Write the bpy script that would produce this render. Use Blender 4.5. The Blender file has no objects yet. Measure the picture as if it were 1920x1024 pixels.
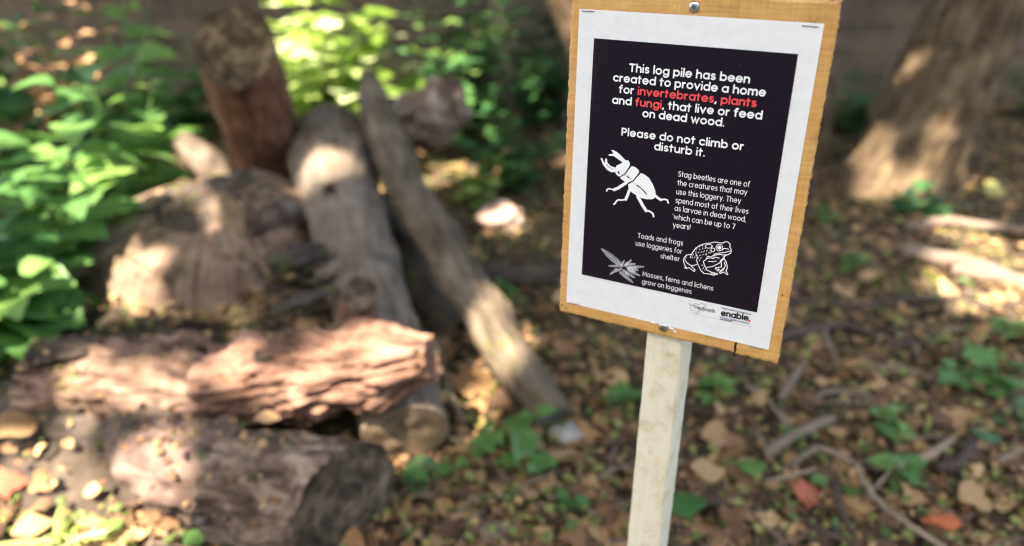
import bpy, bmesh, math, random
import numpy as np
from mathutils import Vector, Matrix, noise as mnoise
from mathutils.bvhtree import BVHTree

S = bpy.context.scene
COL = S.collection
R = math.radians
# ------------------------------------------------------------------ camera
H, PITCH, F = 1.1, R(25.7), 1440.0
cam_d = bpy.data.cameras.new('camera'); cam = bpy.data.objects.new('camera', cam_d); COL.objects.link(cam)
cam.location = (0, 0, H); cam.rotation_euler = (math.pi/2 - PITCH, 0, 0)
cam_d.sensor_width = 36; cam_d.lens = F/1920*36; cam_d.clip_start = 0.01; cam_d.clip_end = 500
cam_d.dof.use_dof = True; cam_d.dof.focus_distance = 0.703; cam_d.dof.aperture_fstop = 2.3
S.camera = cam
# ------------------------------------------------------------------ sun and sky
SUN_EL, SUN_AZ = R(59), R(208)          # azimuth clockwise from +Y: behind the camera, a little to its left
SUN = Vector((math.sin(SUN_AZ)*math.cos(SUN_EL), math.cos(SUN_AZ)*math.cos(SUN_EL), math.sin(SUN_EL)))
sd = bpy.data.lights.new('sun', 'SUN'); so = bpy.data.objects.new('sun', sd); COL.objects.link(so)
sd.energy = 5.0; sd.angle = R(0.53); sd.color = (1.0, 0.9, 0.78)
so.rotation_euler = SUN.to_track_quat('Z', 'Y').to_euler(); so.location = SUN*20
W = bpy.data.worlds.new('World'); S.world = W; W.use_nodes = True
nt = W.node_tree; nt.nodes.clear()
sky = nt.nodes.new('ShaderNodeTexSky'); sky.sky_type = 'NISHITA'; sky.sun_disc = False
sky.sun_elevation = SUN_EL; sky.sun_rotation = SUN_AZ; sky.dust_density = 2.5; sky.ozone_density = 0.6
bg = nt.nodes.new('ShaderNodeBackground'); bg.inputs['Strength'].default_value = 0.122
wo = nt.nodes.new('ShaderNodeOutputWorld')
nt.links.new(sky.outputs[0], bg.inputs[0]); nt.links.new(bg.outputs[0], wo.inputs[0])
# ------------------------------------------------------------------ exposure
S.view_settings.view_transform = 'Standard'; S.view_settings.look = 'None'
S.view_settings.exposure = 2.76; S.view_settings.gamma = 1
S.view_settings.use_white_balance = True
S.view_settings.white_balance_temperature = 7000; S.view_settings.white_balance_tint = 8
S.cycles.use_denoising = True
S.cycles.max_bounces = 8; S.cycles.diffuse_bounces = 4; S.cycles.transmission_bounces = 6
S.cycles.sample_clamp_indirect = 6
S.cycles.filter_width = 1.15
# ------------------------------------------------------------------ helpers
FWD = Vector((0, math.cos(PITCH), -math.sin(PITCH))); DWN = Vector((0, -math.sin(PITCH), -math.cos(PITCH)))
C0 = Vector((0, 0, H))
def ray(x, y): return FWD + Vector(((x-960)/F, 0, 0)) + DWN*((y-512)/F)
def G(x, y, z=0.0):
    d = ray(x, y); return C0 + d*((z-H)/d.z)
def D(x, y, Y):
    d = ray(x, y); return C0 + d*(Y/d.y)
rng = np.random.default_rng(7); random.seed(7)

def tag(o, label=None, cat=None, group=None, kind=None):
    if label: o['label'] = label
    if cat: o['category'] = cat
    if group: o['group'] = group
    if kind: o['kind'] = kind
    return o
def empty(name, loc=(0, 0, 0), label=None, cat=None, group=None):
    o = bpy.data.objects.new(name, None); COL.objects.link(o); o.location = loc; o.empty_display_size = .05
    return tag(o, label, cat, group)
def link(name, me, mat, parent=None, smooth=True):
    o = bpy.data.objects.new(name, me); COL.objects.link(o)
    if mat is not None:
        for m in (mat if isinstance(mat, (list, tuple)) else [mat]): me.materials.append(m)
    if smooth and len(me.polygons): me.polygons.foreach_set('use_smooth', [True]*len(me.polygons))
    if parent is not None:
        o.parent = parent; o.matrix_parent_inverse = parent_matrix(parent).inverted()
    return o
def parent_matrix(o):
    m = o.matrix_basis.copy()
    return m if o.parent is None else parent_matrix(o.parent) @ o.matrix_parent_inverse @ m
def mesh(name, v, f, uv=None, attr=None):
    me = bpy.data.meshes.new(name)
    me.from_pydata([tuple(p) for p in v], [], [tuple(int(i) for i in q) for q in f])
    if uv is not None:
        l = me.uv_layers.new(name='UVMap'); li = np.zeros(len(me.loops), int); me.loops.foreach_get('vertex_index', li)
        l.data.foreach_set('uv', np.asarray(uv, float)[li].ravel())
    if attr is not None:
        a = me.attributes.new('tint', 'FLOAT', 'POINT'); a.data.foreach_set('value', np.asarray(attr, float))
    me.update(); return me

# ------------------------------------------------------------------ materials
def newmat(name):
    m = bpy.data.materials.new(name); m.use_nodes = True; nt = m.node_tree
    return m, nt, nt.nodes['Principled BSDF']
def N(nt, t, **kw):
    n = nt.nodes.new(t)
    for k, v in kw.items():
        if k in n.inputs: n.inputs[k].default_value = v
        else: setattr(n, k, v)
    return n
def ramp(nt, stops, src, interp='LINEAR'):
    r = nt.nodes.new('ShaderNodeValToRGB'); r.color_ramp.interpolation = interp
    while len(r.color_ramp.elements) < len(stops): r.color_ramp.elements.new(.5)
    for e, (p, c) in zip(r.color_ramp.elements, stops):
        e.position = p; e.color = (*c, 1) if len(c) == 3 else c
    nt.links.new(src, r.inputs[0]); return r
def bump(nt, b, src, strength, dist):
    n = N(nt, 'ShaderNodeBump', Strength=strength, Distance=dist)
    nt.links.new(src, n.inputs['Height']); nt.links.new(n.outputs[0], b.inputs['Normal']); return n
def mat_wood(name, stops, us=30, vs=5, bstr=.7, bdist=.006, rough=.85, moss=None, patch=None):
    m, nt, b = newmat(name); b.inputs['Roughness'].default_value = rough
    b.inputs['Specular IOR Level'].default_value = .25
    uv = N(nt, 'ShaderNodeUVMap'); mp = N(nt, 'ShaderNodeMapping'); mp.inputs['Scale'].default_value = (us, vs, 1)
    nt.links.new(uv.outputs[0], mp.inputs[0])
    n1 = N(nt, 'ShaderNodeTexNoise', Scale=1.0, Detail=8, Roughness=.65, Distortion=.6); nt.links.new(mp.outputs[0], n1.inputs[0])
    tc = N(nt, 'ShaderNodeTexCoord')
    n2 = N(nt, 'ShaderNodeTexNoise', Scale=9, Detail=5, Roughness=.6); nt.links.new(tc.outputs['Object'], n2.inputs[0])
    mx = N(nt, 'ShaderNodeMix', data_type='FLOAT'); mx.inputs[0].default_value = .45
    nt.links.new(n1.outputs[0], mx.inputs[2]); nt.links.new(n2.outputs[0], mx.inputs[3])
    r = ramp(nt, stops, mx.outputs[0]); out = r.outputs[0]
    for spec, sc, thr in ((moss, 14, .56), (patch, 6, .55)):
        if spec:
            n3 = N(nt, 'ShaderNodeTexNoise', Scale=sc, Detail=6, Roughness=.7); nt.links.new(tc.outputs['Object'], n3.inputs[0])
            rr = ramp(nt, [(thr, (0, 0, 0)), (thr+.08, (1, 1, 1))], n3.outputs[0])
            mm = N(nt, 'ShaderNodeMix', data_type='RGBA'); nt.links.new(rr.outputs[0], mm.inputs[0])
            nt.links.new(out, mm.inputs[6]); mm.inputs[7].default_value = (*spec, 1); out = mm.outputs[2]
    nt.links.new(out, b.inputs['Base Color']); bump(nt, b, mx.outputs[0], bstr, bdist)
    return m
def mat_leaf(name, stops, trans=.35, rough=.45, veins=True):
    m, nt, b = newmat(name); b.inputs['Roughness'].default_value = rough
    at = N(nt, 'ShaderNodeAttribute', attribute_name='tint')
    tc = N(nt, 'ShaderNodeTexCoord'); n = N(nt, 'ShaderNodeTexNoise', Scale=45, Detail=4); nt.links.new(tc.outputs['Object'], n.inputs[0])
    ma = N(nt, 'ShaderNodeMath', operation='MULTIPLY_ADD'); nt.links.new(n.outputs[0], ma.inputs[0]); ma.inputs[1].default_value = .22
    ad = N(nt, 'ShaderNodeMath', operation='SUBTRACT'); nt.links.new(at.outputs['Fac'], ad.inputs[0]); ad.inputs[1].default_value = .11
    nt.links.new(ad.outputs[0], ma.inputs[2])
    r = ramp(nt, stops, ma.outputs[0]); col = r.outputs[0]
    if veins:
        uv = N(nt, 'ShaderNodeUVMap'); w = N(nt, 'ShaderNodeTexWave', Scale=1.9, Distortion=.4); w.bands_direction = 'Y'
        sx = N(nt, 'ShaderNodeSeparateXYZ'); nt.links.new(uv.outputs[0], sx.inputs[0])
        ab = N(nt, 'ShaderNodeMath', operation='ABSOLUTE'); nt.links.new(sx.outputs[0], ab.inputs[0])
        mu = N(nt, 'ShaderNodeMath', operation='MULTIPLY_ADD'); nt.links.new(ab.outputs[0], mu.inputs[0]); mu.inputs[1].default_value = -.9
        nt.links.new(sx.outputs[1], mu.inputs[2])
        cx = N(nt, 'ShaderNodeCombineXYZ'); nt.links.new(mu.outputs[0], cx.inputs[1]); nt.links.new(cx.outputs[0], w.inputs[0])
        bump(nt, b, w.outputs['Fac'], .35, .003)
    nt.links.new(col, b.inputs['Base Color'])
    tr = N(nt, 'ShaderNodeBsdfTranslucent')
    hs = N(nt, 'ShaderNodeHueSaturation', Value=1.5, Saturation=1.05); nt.links.new(col, hs.inputs['Color']); nt.links.new(hs.outputs[0], tr.inputs[0])
    mx = N(nt, 'ShaderNodeMixShader'); mx.inputs[0].default_value = trans
    nt.links.new(b.outputs[0], mx.inputs[1]); nt.links.new(tr.outputs[0], mx.inputs[2])
    nt.links.new(mx.outputs[0], nt.nodes['Material Output'].inputs[0])
    return m
def mat_flat(name, c, rough=.6, spec=.3, metal=0):
    m, nt, b = newmat(name); b.inputs['Base Color'].default_value = (*c, 1); b.inputs['Roughness'].default_value = rough
    b.inputs['Specular IOR Level'].default_value = spec; b.inputs['Metallic'].default_value = metal; return m

M = {}
M['bark_brown'] = mat_wood('brown bark', [(.36, (.02, .013, .009)), (.45, (.07, .045, .032)), (.53, (.18, .125, .09)), (.64, (.4, .31, .24))], 26, 12, 1, .016, patch=(.17, .15, .13))
M['bark_dark'] = mat_wood('dark bark', [(.3, (.012, .009, .008)), (.5, (.05, .038, .03)), (.7, (.13, .105, .085))], 35, 12, 1, .012, moss=(.07, .08, .015))
M['bark_grey'] = mat_wood('grey weathered wood', [(.34, (.04, .03, .022)), (.48, (.125, .095, .07)), (.68, (.24, .19, .15))], 55, 5, 1, .008, patch=(.085, .07, .055))
M['bark_pole'] = mat_wood('grey brown pole', [(.34, (.026, .019, .013)), (.48, (.095, .072, .05)), (.68, (.215, .17, .125))], 60, 6, 1, .008, moss=(.085, .08, .03))
M['bark_red'] = mat_wood('reddish bark', [(.34, (.018, .009, .006)), (.48, (.1, .045, .026)), (.66, (.23, .115, .07))], 40, 5, 1, .008)
M['stump_wood'] = mat_wood('old stump wood', [(.36, (.036, .023, .015)), (.47, (.15, .1, .07)), (.64, (.31, .22, .16))], 60, 3.2, 1, .014)
M['rot_orange'] = mat_wood('orange rotten wood', [(.38, (.026, .015, .011)), (.48, (.15, .08, .054)), (.58, (.27, .155, .11)), (.7, (.38, .25, .19))], 48, 5, 1, .016, rough=.95)
M['rot_pink'] = mat_wood('pinkish rotten wood', [(.38, (.025, .014, .01)), (.48, (.125, .075, .053)), (.64, (.31, .2, .15))], 48, 6, 1, .016, rough=.95, moss=(.11, .085, .035), patch=(.075, .052, .04))
M['rot_pale'] = mat_wood('pale pinkish bare wood', [(.36, (.03, .02, .015)), (.48, (.095, .062, .05)), (.64, (.22, .155, .125))], 30, 6, 1, .012, rough=.9, patch=(.09, .065, .052))
M['tree_bark'] = mat_wood('olive tree bark', [(.36, (.02, .013, .007)), (.49, (.075, .051, .028)), (.66, (.17, .12, .07))], 22, 7, 1, .02)
M['twig'] = mat_wood('twig bark', [(.3, (.06, .042, .03)), (.5, (.17, .125, .095)), (.7, (.28, .215, .165))], 60, 20, .6, .003)
M['twig_dark'] = mat_wood('dark twig bark', [(.3, (.022, .015, .012)), (.5, (.06, .042, .033)), (.7, (.11, .08, .065))], 60, 20, .6, .003)
M['twig_pale'] = mat_wood('pale twig', [(.3, (.12, .085, .055)), (.5, (.23, .17, .12)), (.7, (.33, .26, .19))], 60, 20, .5, .003)
M['stone'] = mat_wood('grey stone', [(.3, (.13, .125, .115)), (.5, (.24, .23, .21)), (.7, (.36, .34, .31))], 30, 30, .5, .004)
M['stone_pink'] = mat_wood('pinkish stone', [(.3, (.2, .13, .1)), (.5, (.3, .21, .165)), (.7, (.42, .32, .26))], 20, 20, .5, .004)
M['brick_bit'] = mat_wood('orange brick bit', [(.3, (.22, .06, .025)), (.5, (.36, .1, .04)), (.7, (.42, .15, .07))], 30, 30, .5, .003)
def mat_cut(name, stops, rings=70):
    m, nt, b = newmat(name); b.inputs['Roughness'].default_value = .9; b.inputs['Specular IOR Level'].default_value = .15
    uv = N(nt, 'ShaderNodeUVMap'); w = N(nt, 'ShaderNodeTexWave', Scale=rings/6.28, Distortion=3, Detail=3); w.wave_type = 'RINGS'; w.rings_direction = 'Z'
    w.inputs['Detail Scale'].default_value = 2
    nt.links.new(uv.outputs[0], w.inputs[0])
    n = N(nt, 'ShaderNodeTexNoise', Scale=16, Detail=7, Roughness=.68); nt.links.new(uv.outputs[0], n.inputs[0])
    mx = N(nt, 'ShaderNodeMix', data_type='FLOAT'); mx.inputs[0].default_value = .95
    nt.links.new(w.outputs['Fac'], mx.inputs[2]); nt.links.new(n.outputs[0], mx.inputs[3])
    r = ramp(nt, stops, mx.outputs[0]); nt.links.new(r.outputs[0], b.inputs['Base Color']); bump(nt, b, mx.outputs[0], .6, .004)
    return m
M['knot'] = mat_flat('dark knot hole', (.035, .018, .012), .95)
M['cut_brown'] = mat_cut('brown cut wood', [(.36, (.012, .008, .005)), (.5, (.065, .044, .023)), (.66, (.2, .145, .08))])
M['cut_tan'] = mat_cut('tan cut wood', [(.3, (.06, .042, .028)), (.5, (.16, .115, .075)), (.68, (.25, .185, .125))])
M['cut_dark'] = mat_cut('dark cut wood', [(.36, (.016, .011, .008)), (.5, (.075, .053, .036)), (.66, (.19, .14, .1))])
M['cut_grey'] = mat_cut('grey cut wood', [(.3, (.1, .09, .08)), (.5, (.17, .155, .14)), (.68, (.25, .23, .21))])

GREEN = [(0, (.018, .055, .018)), (.35, (.058, .15, .044)), (.7, (.11, .225, .06)), (1, (.19, .31, .08))]
IVY = [(0, (.014, .045, .016)), (.5, (.04, .11, .036)), (.85, (.06, .15, .045)), (1, (.13, .2, .05))]
LIME = [(0, (.07, .14, .025)), (.35, (.2, .3, .05)), (.7, (.46, .54, .22)), (1, (.66, .7, .46))]  # pale end puts blown-out sun highlights into the leaf colour
DRY = [(0, (.045, .026, .014)), (.2, (.125, .064, .031)), (.42, (.26, .142, .062)), (.62, (.41, .275, .135)), (.78, (.42, .31, .11)), (.9, (.24, .27, .07)), (1, (.34, .1, .055))]
M['leaf_green'] = mat_leaf('green nettle leaf', GREEN)
M['leaf_ivy'] = mat_leaf('dark ivy leaf', IVY, .12, .35)
M['leaf_lime'] = mat_leaf('yellow green leaf', LIME, .45, .3)
M['leaf_dry'] = mat_leaf('dry leaf', DRY, .15, .8)
M['leaf_crown'] = mat_leaf('crown leaf', GREEN, .14, .5, veins=False)
M['sprout'] = mat_leaf('seedling', [(0, (.05, .09, .018)), (.5, (.12, .165, .035)), (1, (.25, .25, .075))], .3, .6, veins=False)

# ------------------------------------------------------------------ logs
def nz(x, y, z, s): return mnoise.noise(Vector((x, y, z)) + Vector((s*17.3, s*5.1, s*9.7)))
def frame_of(a):
    a = a.normalized(); u = a.cross(Vector((0, 0, 1)))
    if u.length < 1e-3: u = Vector((1, 0, 0))
    u.normalize(); return a, u, u.cross(a).normalized()
def log_geo(path, radii, seed=1, nr=44, na=44, lump=.08, ridge=.06, ridge_k=7, ends=(None, None), squash=1., wob=.0, dents=(), crack=.1, fibre=.02):
    """bark tube along a path; ends: plane normals of the two cuts. returns verts, faces, uvs, rings (first, last)"""
    P = [Vector(p) for p in path]; cum = [0]
    for a, b in zip(P, P[1:]): cum.append(cum[-1]+(b-a).length)
    L = cum[-1]
    def at(s):
        s = min(max(s, 0), L)
        for i in range(len(P)-1):
            if s <= cum[i+1] or i == len(P)-2:
                t = (s-cum[i])/(cum[i+1]-cum[i]); return P[i].lerp(P[i+1], t), radii[i]*(1-t)+radii[i+1]*t
    def smooth_at(s):
        d = L*.06; ps = [at(s+k*d) for k in (-1, -.5, 0, .5, 1)] if len(P) > 2 and d < s < L-d else [at(s)]
        return sum((p[0] for p in ps), Vector())/len(ps), sum(p[1] for p in ps)/len(ps)
    v, uv = [], []; a0, u0, w0 = frame_of(P[-1]-P[0])
    rm = sum(radii)/len(radii)
    for i in range(nr):
        s = L*i/(nr-1); c, r = smooth_at(s)
        for j in range(na):
            th = 2*math.pi*j/na; cx, sx = math.cos(th), math.sin(th)
            q = s/rm
            k = 1 + lump*1.6*nz(cx*1.1, sx*1.1, q*.7, seed) + lump*.8*nz(cx*2.6, sx*2.6, q*1.6, seed+3)
            k += ridge*(abs(nz(cx*ridge_k*.5, sx*ridge_k*.5, q*.5, seed+7))*2-.5) + ridge*.5*nz(cx*6, sx*6, q*4, seed+11)
            n_ = nz(cx*3.2, sx*3.2, q*.55, seed+17); k -= crack*max(0, .09-abs(n_))/.09*(.5+nz(cx, sx, q*.8, seed+19))
            k += fibre*nz(cx*16, sx*16, q*1.3, seed+23)
            for e, nrm in ((0, ends[0]), (1, ends[1])):
                if nrm is not None: k = 1+(k-1)*(.3+.7*min(1, (s if e == 0 else L-s)/(1.1*rm)))
            dirv = u0*cx + w0*sx*squash
            p = c + dirv*(r*k) + u0*(wob*r*nz(q*.5, 3, 1, seed)) + w0*(wob*r*nz(q*.5, 9, 1, seed))
            for e, nrm in ((0, ends[0]), (1, ends[1])):
                if nrm is not None:
                    t = i/(nr-1); fall = max(0, 1-(t if e == 0 else 1-t)/.3)
                    if fall > 0:
                        n = Vector(nrm).normalized(); off = -(dirv*(r*k)).dot(n)/(a0.dot(n)); p += a0*off*fall
            for (dc, dr, dd) in dents:
                dist = (p-Vector(dc)).length
                if dist < dr: p -= dirv*dd*(1-(dist/dr)**2)
            v.append(p); uv.append((th*rm, s))
    f = []
    for i in range(nr-1):
        for j in range(na):
            a, b = i*na+j, i*na+(j+1) % na; f.append((a, b, b+na, a+na))
    return v, f, uv, [v[:na], v[-na:]]
def cap_geo(ring, push=.0, seed=1, rough=.004, nrad=9):
    n = len(ring); c = sum(ring, Vector())/n; v, uv, f = [], [], []
    nrm = Vector()
    for i in range(n): nrm += (ring[i]-c).cross(ring[(i+1) % n]-c)
    nrm.normalize(); a, u, w = frame_of(nrm)
    for k in range(nrad+1):
        t = k/nrad
        for p in ring:
            q = c.lerp(p, t); d = q-c; x, y = d.dot(u), d.dot(w)
            q = q + nrm*(push*(1-t) + (rough*nz(x*25, y*25, 0, seed) if k < nrad else 0))
            v.append(q); uv.append((x, y))
    for k in range(nrad):
        for i in range(n):
            a_, b_ = k*n+i, k*n+(i+1) % n; f.append((a_, b_, b_+n, a_+n))
    return v, f, uv
def make_log(name, label, cat, path, radii, bark, cuts=('cut_brown', 'cut_brown'), push=(0, 0), group=None, bark_name='bark', rough=.004, knot=None, **kw):
    root = empty(name, Vector(path[0]), label, cat, group)
    seed = kw.get('seed', 1)
    v, f, uv, rings = log_geo(path, radii, **kw)
    link(bark_name, mesh(bark_name, v, f, uv), M[bark], root)
    if knot:
        hit = BVHTree.FromPolygons([tuple(p) for p in v], f).ray_cast(C0, ray(*knot).normalized()); a, u, w = frame_of(hit[1] if hit[1].dot(ray(*knot)) < 0 else -hit[1]); kv, kf = [], []
        for k, (rr, hh) in enumerate(((1.5, -.002), (1.15, .005), (.9, .004), (.6, .0015), (.02, .001))):
            for j in range(18):
                th = j*math.pi/9; q = .019*rr*(1+.2*nz(math.cos(th)*2, math.sin(th)*2, 0, 5)); kv.append(hit[0]+u*q*math.cos(th)*1.1+w*q*math.sin(th)*.8+a*hh)
        for k in range(4): kf += [(k*18+j, k*18+(j+1) % 18, (k+1)*18+(j+1) % 18, (k+1)*18+j) for j in range(18)]
        link('knot_hole', mesh('knot_hole', kv, kf, [(0, 0)]*len(kv)), M['knot'], root)
    for e in (0, 1):
        if cuts[e]:
            ring = rings[e] if e == 1 else rings[0][::-1]
            cv, cf, cu = cap_geo([Vector(p) for p in ring], push[e], seed+e, rough)
            link('cut_face', mesh('cut_face', cv, cf, cu), M[cuts[e]], root)
    return root
def tube(path, radii, seed=1, na=8, jit=.25, sub=5):
    P = [Vector(p) for p in path]; Q, RR = [], []
    for i in range(len(P)-1):
        p0 = P[max(i-1, 0)]; p1, p2 = P[i], P[i+1]; p3 = P[min(i+2, len(P)-1)]
        for k in range(sub):
            t = k/sub
            Q.append(.5*((2*p1)+(p2-p0)*t+(2*p0-5*p1+4*p2-p3)*t*t+(3*p1-p0-3*p2+p3)*t**3)); RR.append(radii[i]*(1-t)+radii[i+1]*t)
    Q.append(P[-1]); RR.append(radii[-1])
    v, uv, f = [], [], []; s = 0
    for i, (q, r) in enumerate(zip(Q, RR)):
        tdir = (Q[min(i+1, len(Q)-1)]-Q[max(i-1, 0)]); a, u, w = frame_of(tdir)
        if i: s += (Q[i]-Q[i-1]).length
        o = u*(jit*r*nz(i*.7, 0, 0, seed)*2) + w*(jit*r*nz(i*.7, 5, 0, seed)*2)
        for j in range(na):
            th = 2*math.pi*j/na; k = 1+.2*nz(math.cos(th)*1.5, math.sin(th)*1.5, i*.6, seed)
            v.append(q+o+(u*math.cos(th)+w*math.sin(th))*r*k); uv.append((th*r, s))
    for i in range(len(Q)-1):
        for j in range(na):
            a_, b_ = i*na+j, i*na+(j+1) % na; f.append((a_, b_, b_+na, a_+na))
    f.append(tuple(range(na))[::-1]); f.append(tuple(range((len(Q)-1)*na, len(Q)*na)))
    return v, f, uv
def merge(parts):
    V, Fc, U = [], [], []
    for v, f, uv in parts:
        o = len(V); V += list(v); U += list(uv); Fc += [tuple(i+o for i in q) for q in f]
    return V, Fc, U

# ------------------------------------------------------------------ leaves
def leaf_proto(kind):
    """outline half-widths along the midrib -> verts (x across, y along 0..1), faces"""
    if kind == 'nettle':
        ys = np.linspace(0, 1, 13); base = [.02, .3, .4, .44, .43, .4, .35, .3, .25, .19, .13, .07, 0]
        w = np.array(base)*np.array([1, 1]+[1.1 if i % 2 else .92 for i in range(11)])
    elif kind == 'oval':
        ys = np.linspace(0, 1, 8); w = np.array([.01, .2, .31, .36, .34, .27, .15, 0])
    elif kind == 'ivy':
        ys = np.array([0, .08, .18, .3, .42, .52, .62, .72, .85, 1]); w = np.array([.05, .42, .36, .34, .58, .46, .3, .26, .15, 0])
    elif kind == 'maple':
        ys = np.array([0, .1, .2, .3, .42, .5, .6, .7, .8, 1]); w = np.array([.03, .5, .34, .3, .62, .42, .24, .3, .16, 0])
    elif kind == 'blade':
        ys = np.linspace(0, 1, 7); w = np.array([.03, .045, .05, .05, .045, .03, 0])
    n = len(ys); v = []
    for y, x in zip(ys, w): v += [(-x, y), (0, y), (x, y)]
    f = []
    for i in range(n-1):
        a = i*3; f += [(a, a+1, a+4, a+3), (a+1, a+2, a+5, a+4)]
    return np.array(v, float), np.array(f)
PROTO = {k: leaf_proto(k) for k in ('nettle', 'oval', 'ivy', 'maple', 'blade')}
def leaves_geo(kind, pos, direc, normal, size, tint, fold=.25, droop=.5, curl=0.0, width=1.0):
    """arrays: pos (n,3) base of each leaf, direc (n,3) along, normal (n,3)"""
    pv, pf = PROTO[kind]; n = len(pos)
    d = np.asarray(direc, float); d /= np.linalg.norm(d, axis=1)[:, None]+1e-9
    nn = np.asarray(normal, float); x = np.cross(d, nn); x /= np.linalg.norm(x, axis=1)[:, None]+1e-9; nn = np.cross(x, d)
    fold = np.broadcast_to(np.asarray(fold, float), (n,)); droop = np.broadcast_to(np.asarray(droop, float), (n,)); curl = np.broadcast_to(np.asarray(curl, float), (n,))
    width = np.broadcast_to(np.asarray(width, float), (n,))
    X = pv[:, 0][None, :]*width[:, None]; Y = np.broadcast_to(pv[:, 1][None, :], (n, len(pv)))
    Z = np.abs(X)*fold[:, None] - droop[:, None]*Y**2*.5 + curl[:, None]*np.sin(Y*5+X*6)*.12
    P = pos[:, None, :] + size[:, None, None]*(X[..., None]*x[:, None] + Y[..., None]*d[:, None] + Z[..., None]*nn[:, None])
    V = P.reshape(-1, 3); Fc = (pf[None]+(np.arange(n)*len(pv))[:, None, None]).reshape(-1, 4)
    uv = np.tile(pv, (n, 1)); T = np.repeat(tint, len(pv))
    return V, Fc, uv, T
def fast_mesh(name, V, Fc, uv, T):
    me = bpy.data.meshes.new(name); nf, k = Fc.shape
    me.vertices.add(len(V)); me.vertices.foreach_set('co', np.ascontiguousarray(V, dtype=np.float32).ravel())
    me.loops.add(nf*k); me.loops.foreach_set('vertex_index', np.ascontiguousarray(Fc, dtype=np.int32).ravel())
    me.polygons.add(nf); me.polygons.foreach_set('loop_start', np.arange(0, nf*k, k, dtype=np.int32))
    me.update(calc_edges=True)
    l = me.uv_layers.new(name='UVMap'); l.data.foreach_set('uv', np.ascontiguousarray(uv[Fc.ravel()], dtype=np.float32).ravel())
    a = me.attributes.new('tint', 'FLOAT', 'POINT'); a.data.foreach_set('value', np.ascontiguousarray(T, dtype=np.float32))
    me.validate(); return me
def cat(gs):
    V, Fc, U, T, o = [], [], [], [], 0
    for v, f, u, t in gs:
        V.append(v); Fc.append(f+o); U.append(u); T.append(t); o += len(v)
    return np.concatenate(V), np.concatenate(Fc), np.concatenate(U), np.concatenate(T)
def unit(n, zmin=-1, zmax=1):
    z = rng.uniform(zmin, zmax, n); a = rng.uniform(0, 2*np.pi, n); r = np.sqrt(1-z*z)
    return np.c_[r*np.cos(a), r*np.sin(a), z]

# ================================================================== SETTING
def ground_z(x, y):
    v = Vector((x, y, 0))
    return .035*mnoise.noise(v*1.3) + .014*mnoise.noise(v*5) + .006*mnoise.noise(v*17)
def build_ground():
    xs = np.concatenate([np.linspace(-40, -5, 9), np.linspace(-4.6, 4.6, 190), np.linspace(5, 40, 9)])
    ys = np.concatenate([np.linspace(-40, -.5, 12), np.linspace(-.2, 5.4, 150), np.linspace(6, 60, 9)])
    v = [(x, y, ground_z(x, y) if -5 < x < 5 and -1 < y < 5.5 else 0) for y in ys for x in xs]
    nx = len(xs); f = [(j*nx+i, j*nx+i+1, (j+1)*nx+i+1, (j+1)*nx+i) for j in range(len(ys)-1) for i in range(nx-1)]
    m, nt, b = newmat('woodland soil'); b.inputs['Roughness'].default_value = 1; b.inputs['Specular IOR Level'].default_value = .1
    tc = N(nt, 'ShaderNodeTexCoord')
    n1 = N(nt, 'ShaderNodeTexNoise', Scale=22, Detail=9, Roughness=.7); n2 = N(nt, 'ShaderNodeTexNoise', Scale=3, Detail=4)
    for n in (n1, n2): nt.links.new(tc.outputs['Object'], n.inputs[0])
    mx = N(nt, 'ShaderNodeMix', data_type='FLOAT'); mx.inputs[0].default_value = .35
    nt.links.new(n1.outputs[0], mx.inputs[2]); nt.links.new(n2.outputs[0], mx.inputs[3])
    r = ramp(nt, [(.3, (.02, .015, .011)), (.48, (.062, .046, .032)), (.6, (.115, .09, .06)), (.72, (.16, .13, .08))], mx.outputs[0])
    n5 = N(nt, 'ShaderNodeTexNoise', Scale=5.5, Detail=9, Roughness=.75); nt.links.new(tc.outputs['Object'], n5.inputs[0])
    r5 = ramp(nt, [(.53, (0, 0, 0)), (.62, (.85, .85, .85))], n5.outputs[0]); mm = N(nt, 'ShaderNodeMix', data_type='RGBA'); nt.links.new(r5.outputs[0], mm.inputs[0])
    nt.links.new(r.outputs[0], mm.inputs[6]); mm.inputs[7].default_value = (.1, .105, .022, 1)
    nt.links.new(mm.outputs[2], b.inputs['Base Color']); bump(nt, b, n1.outputs[0], 1, .02)
    o = link('ground', mesh('ground', v, f), m); tag(o, kind='structure')
build_ground()

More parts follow.
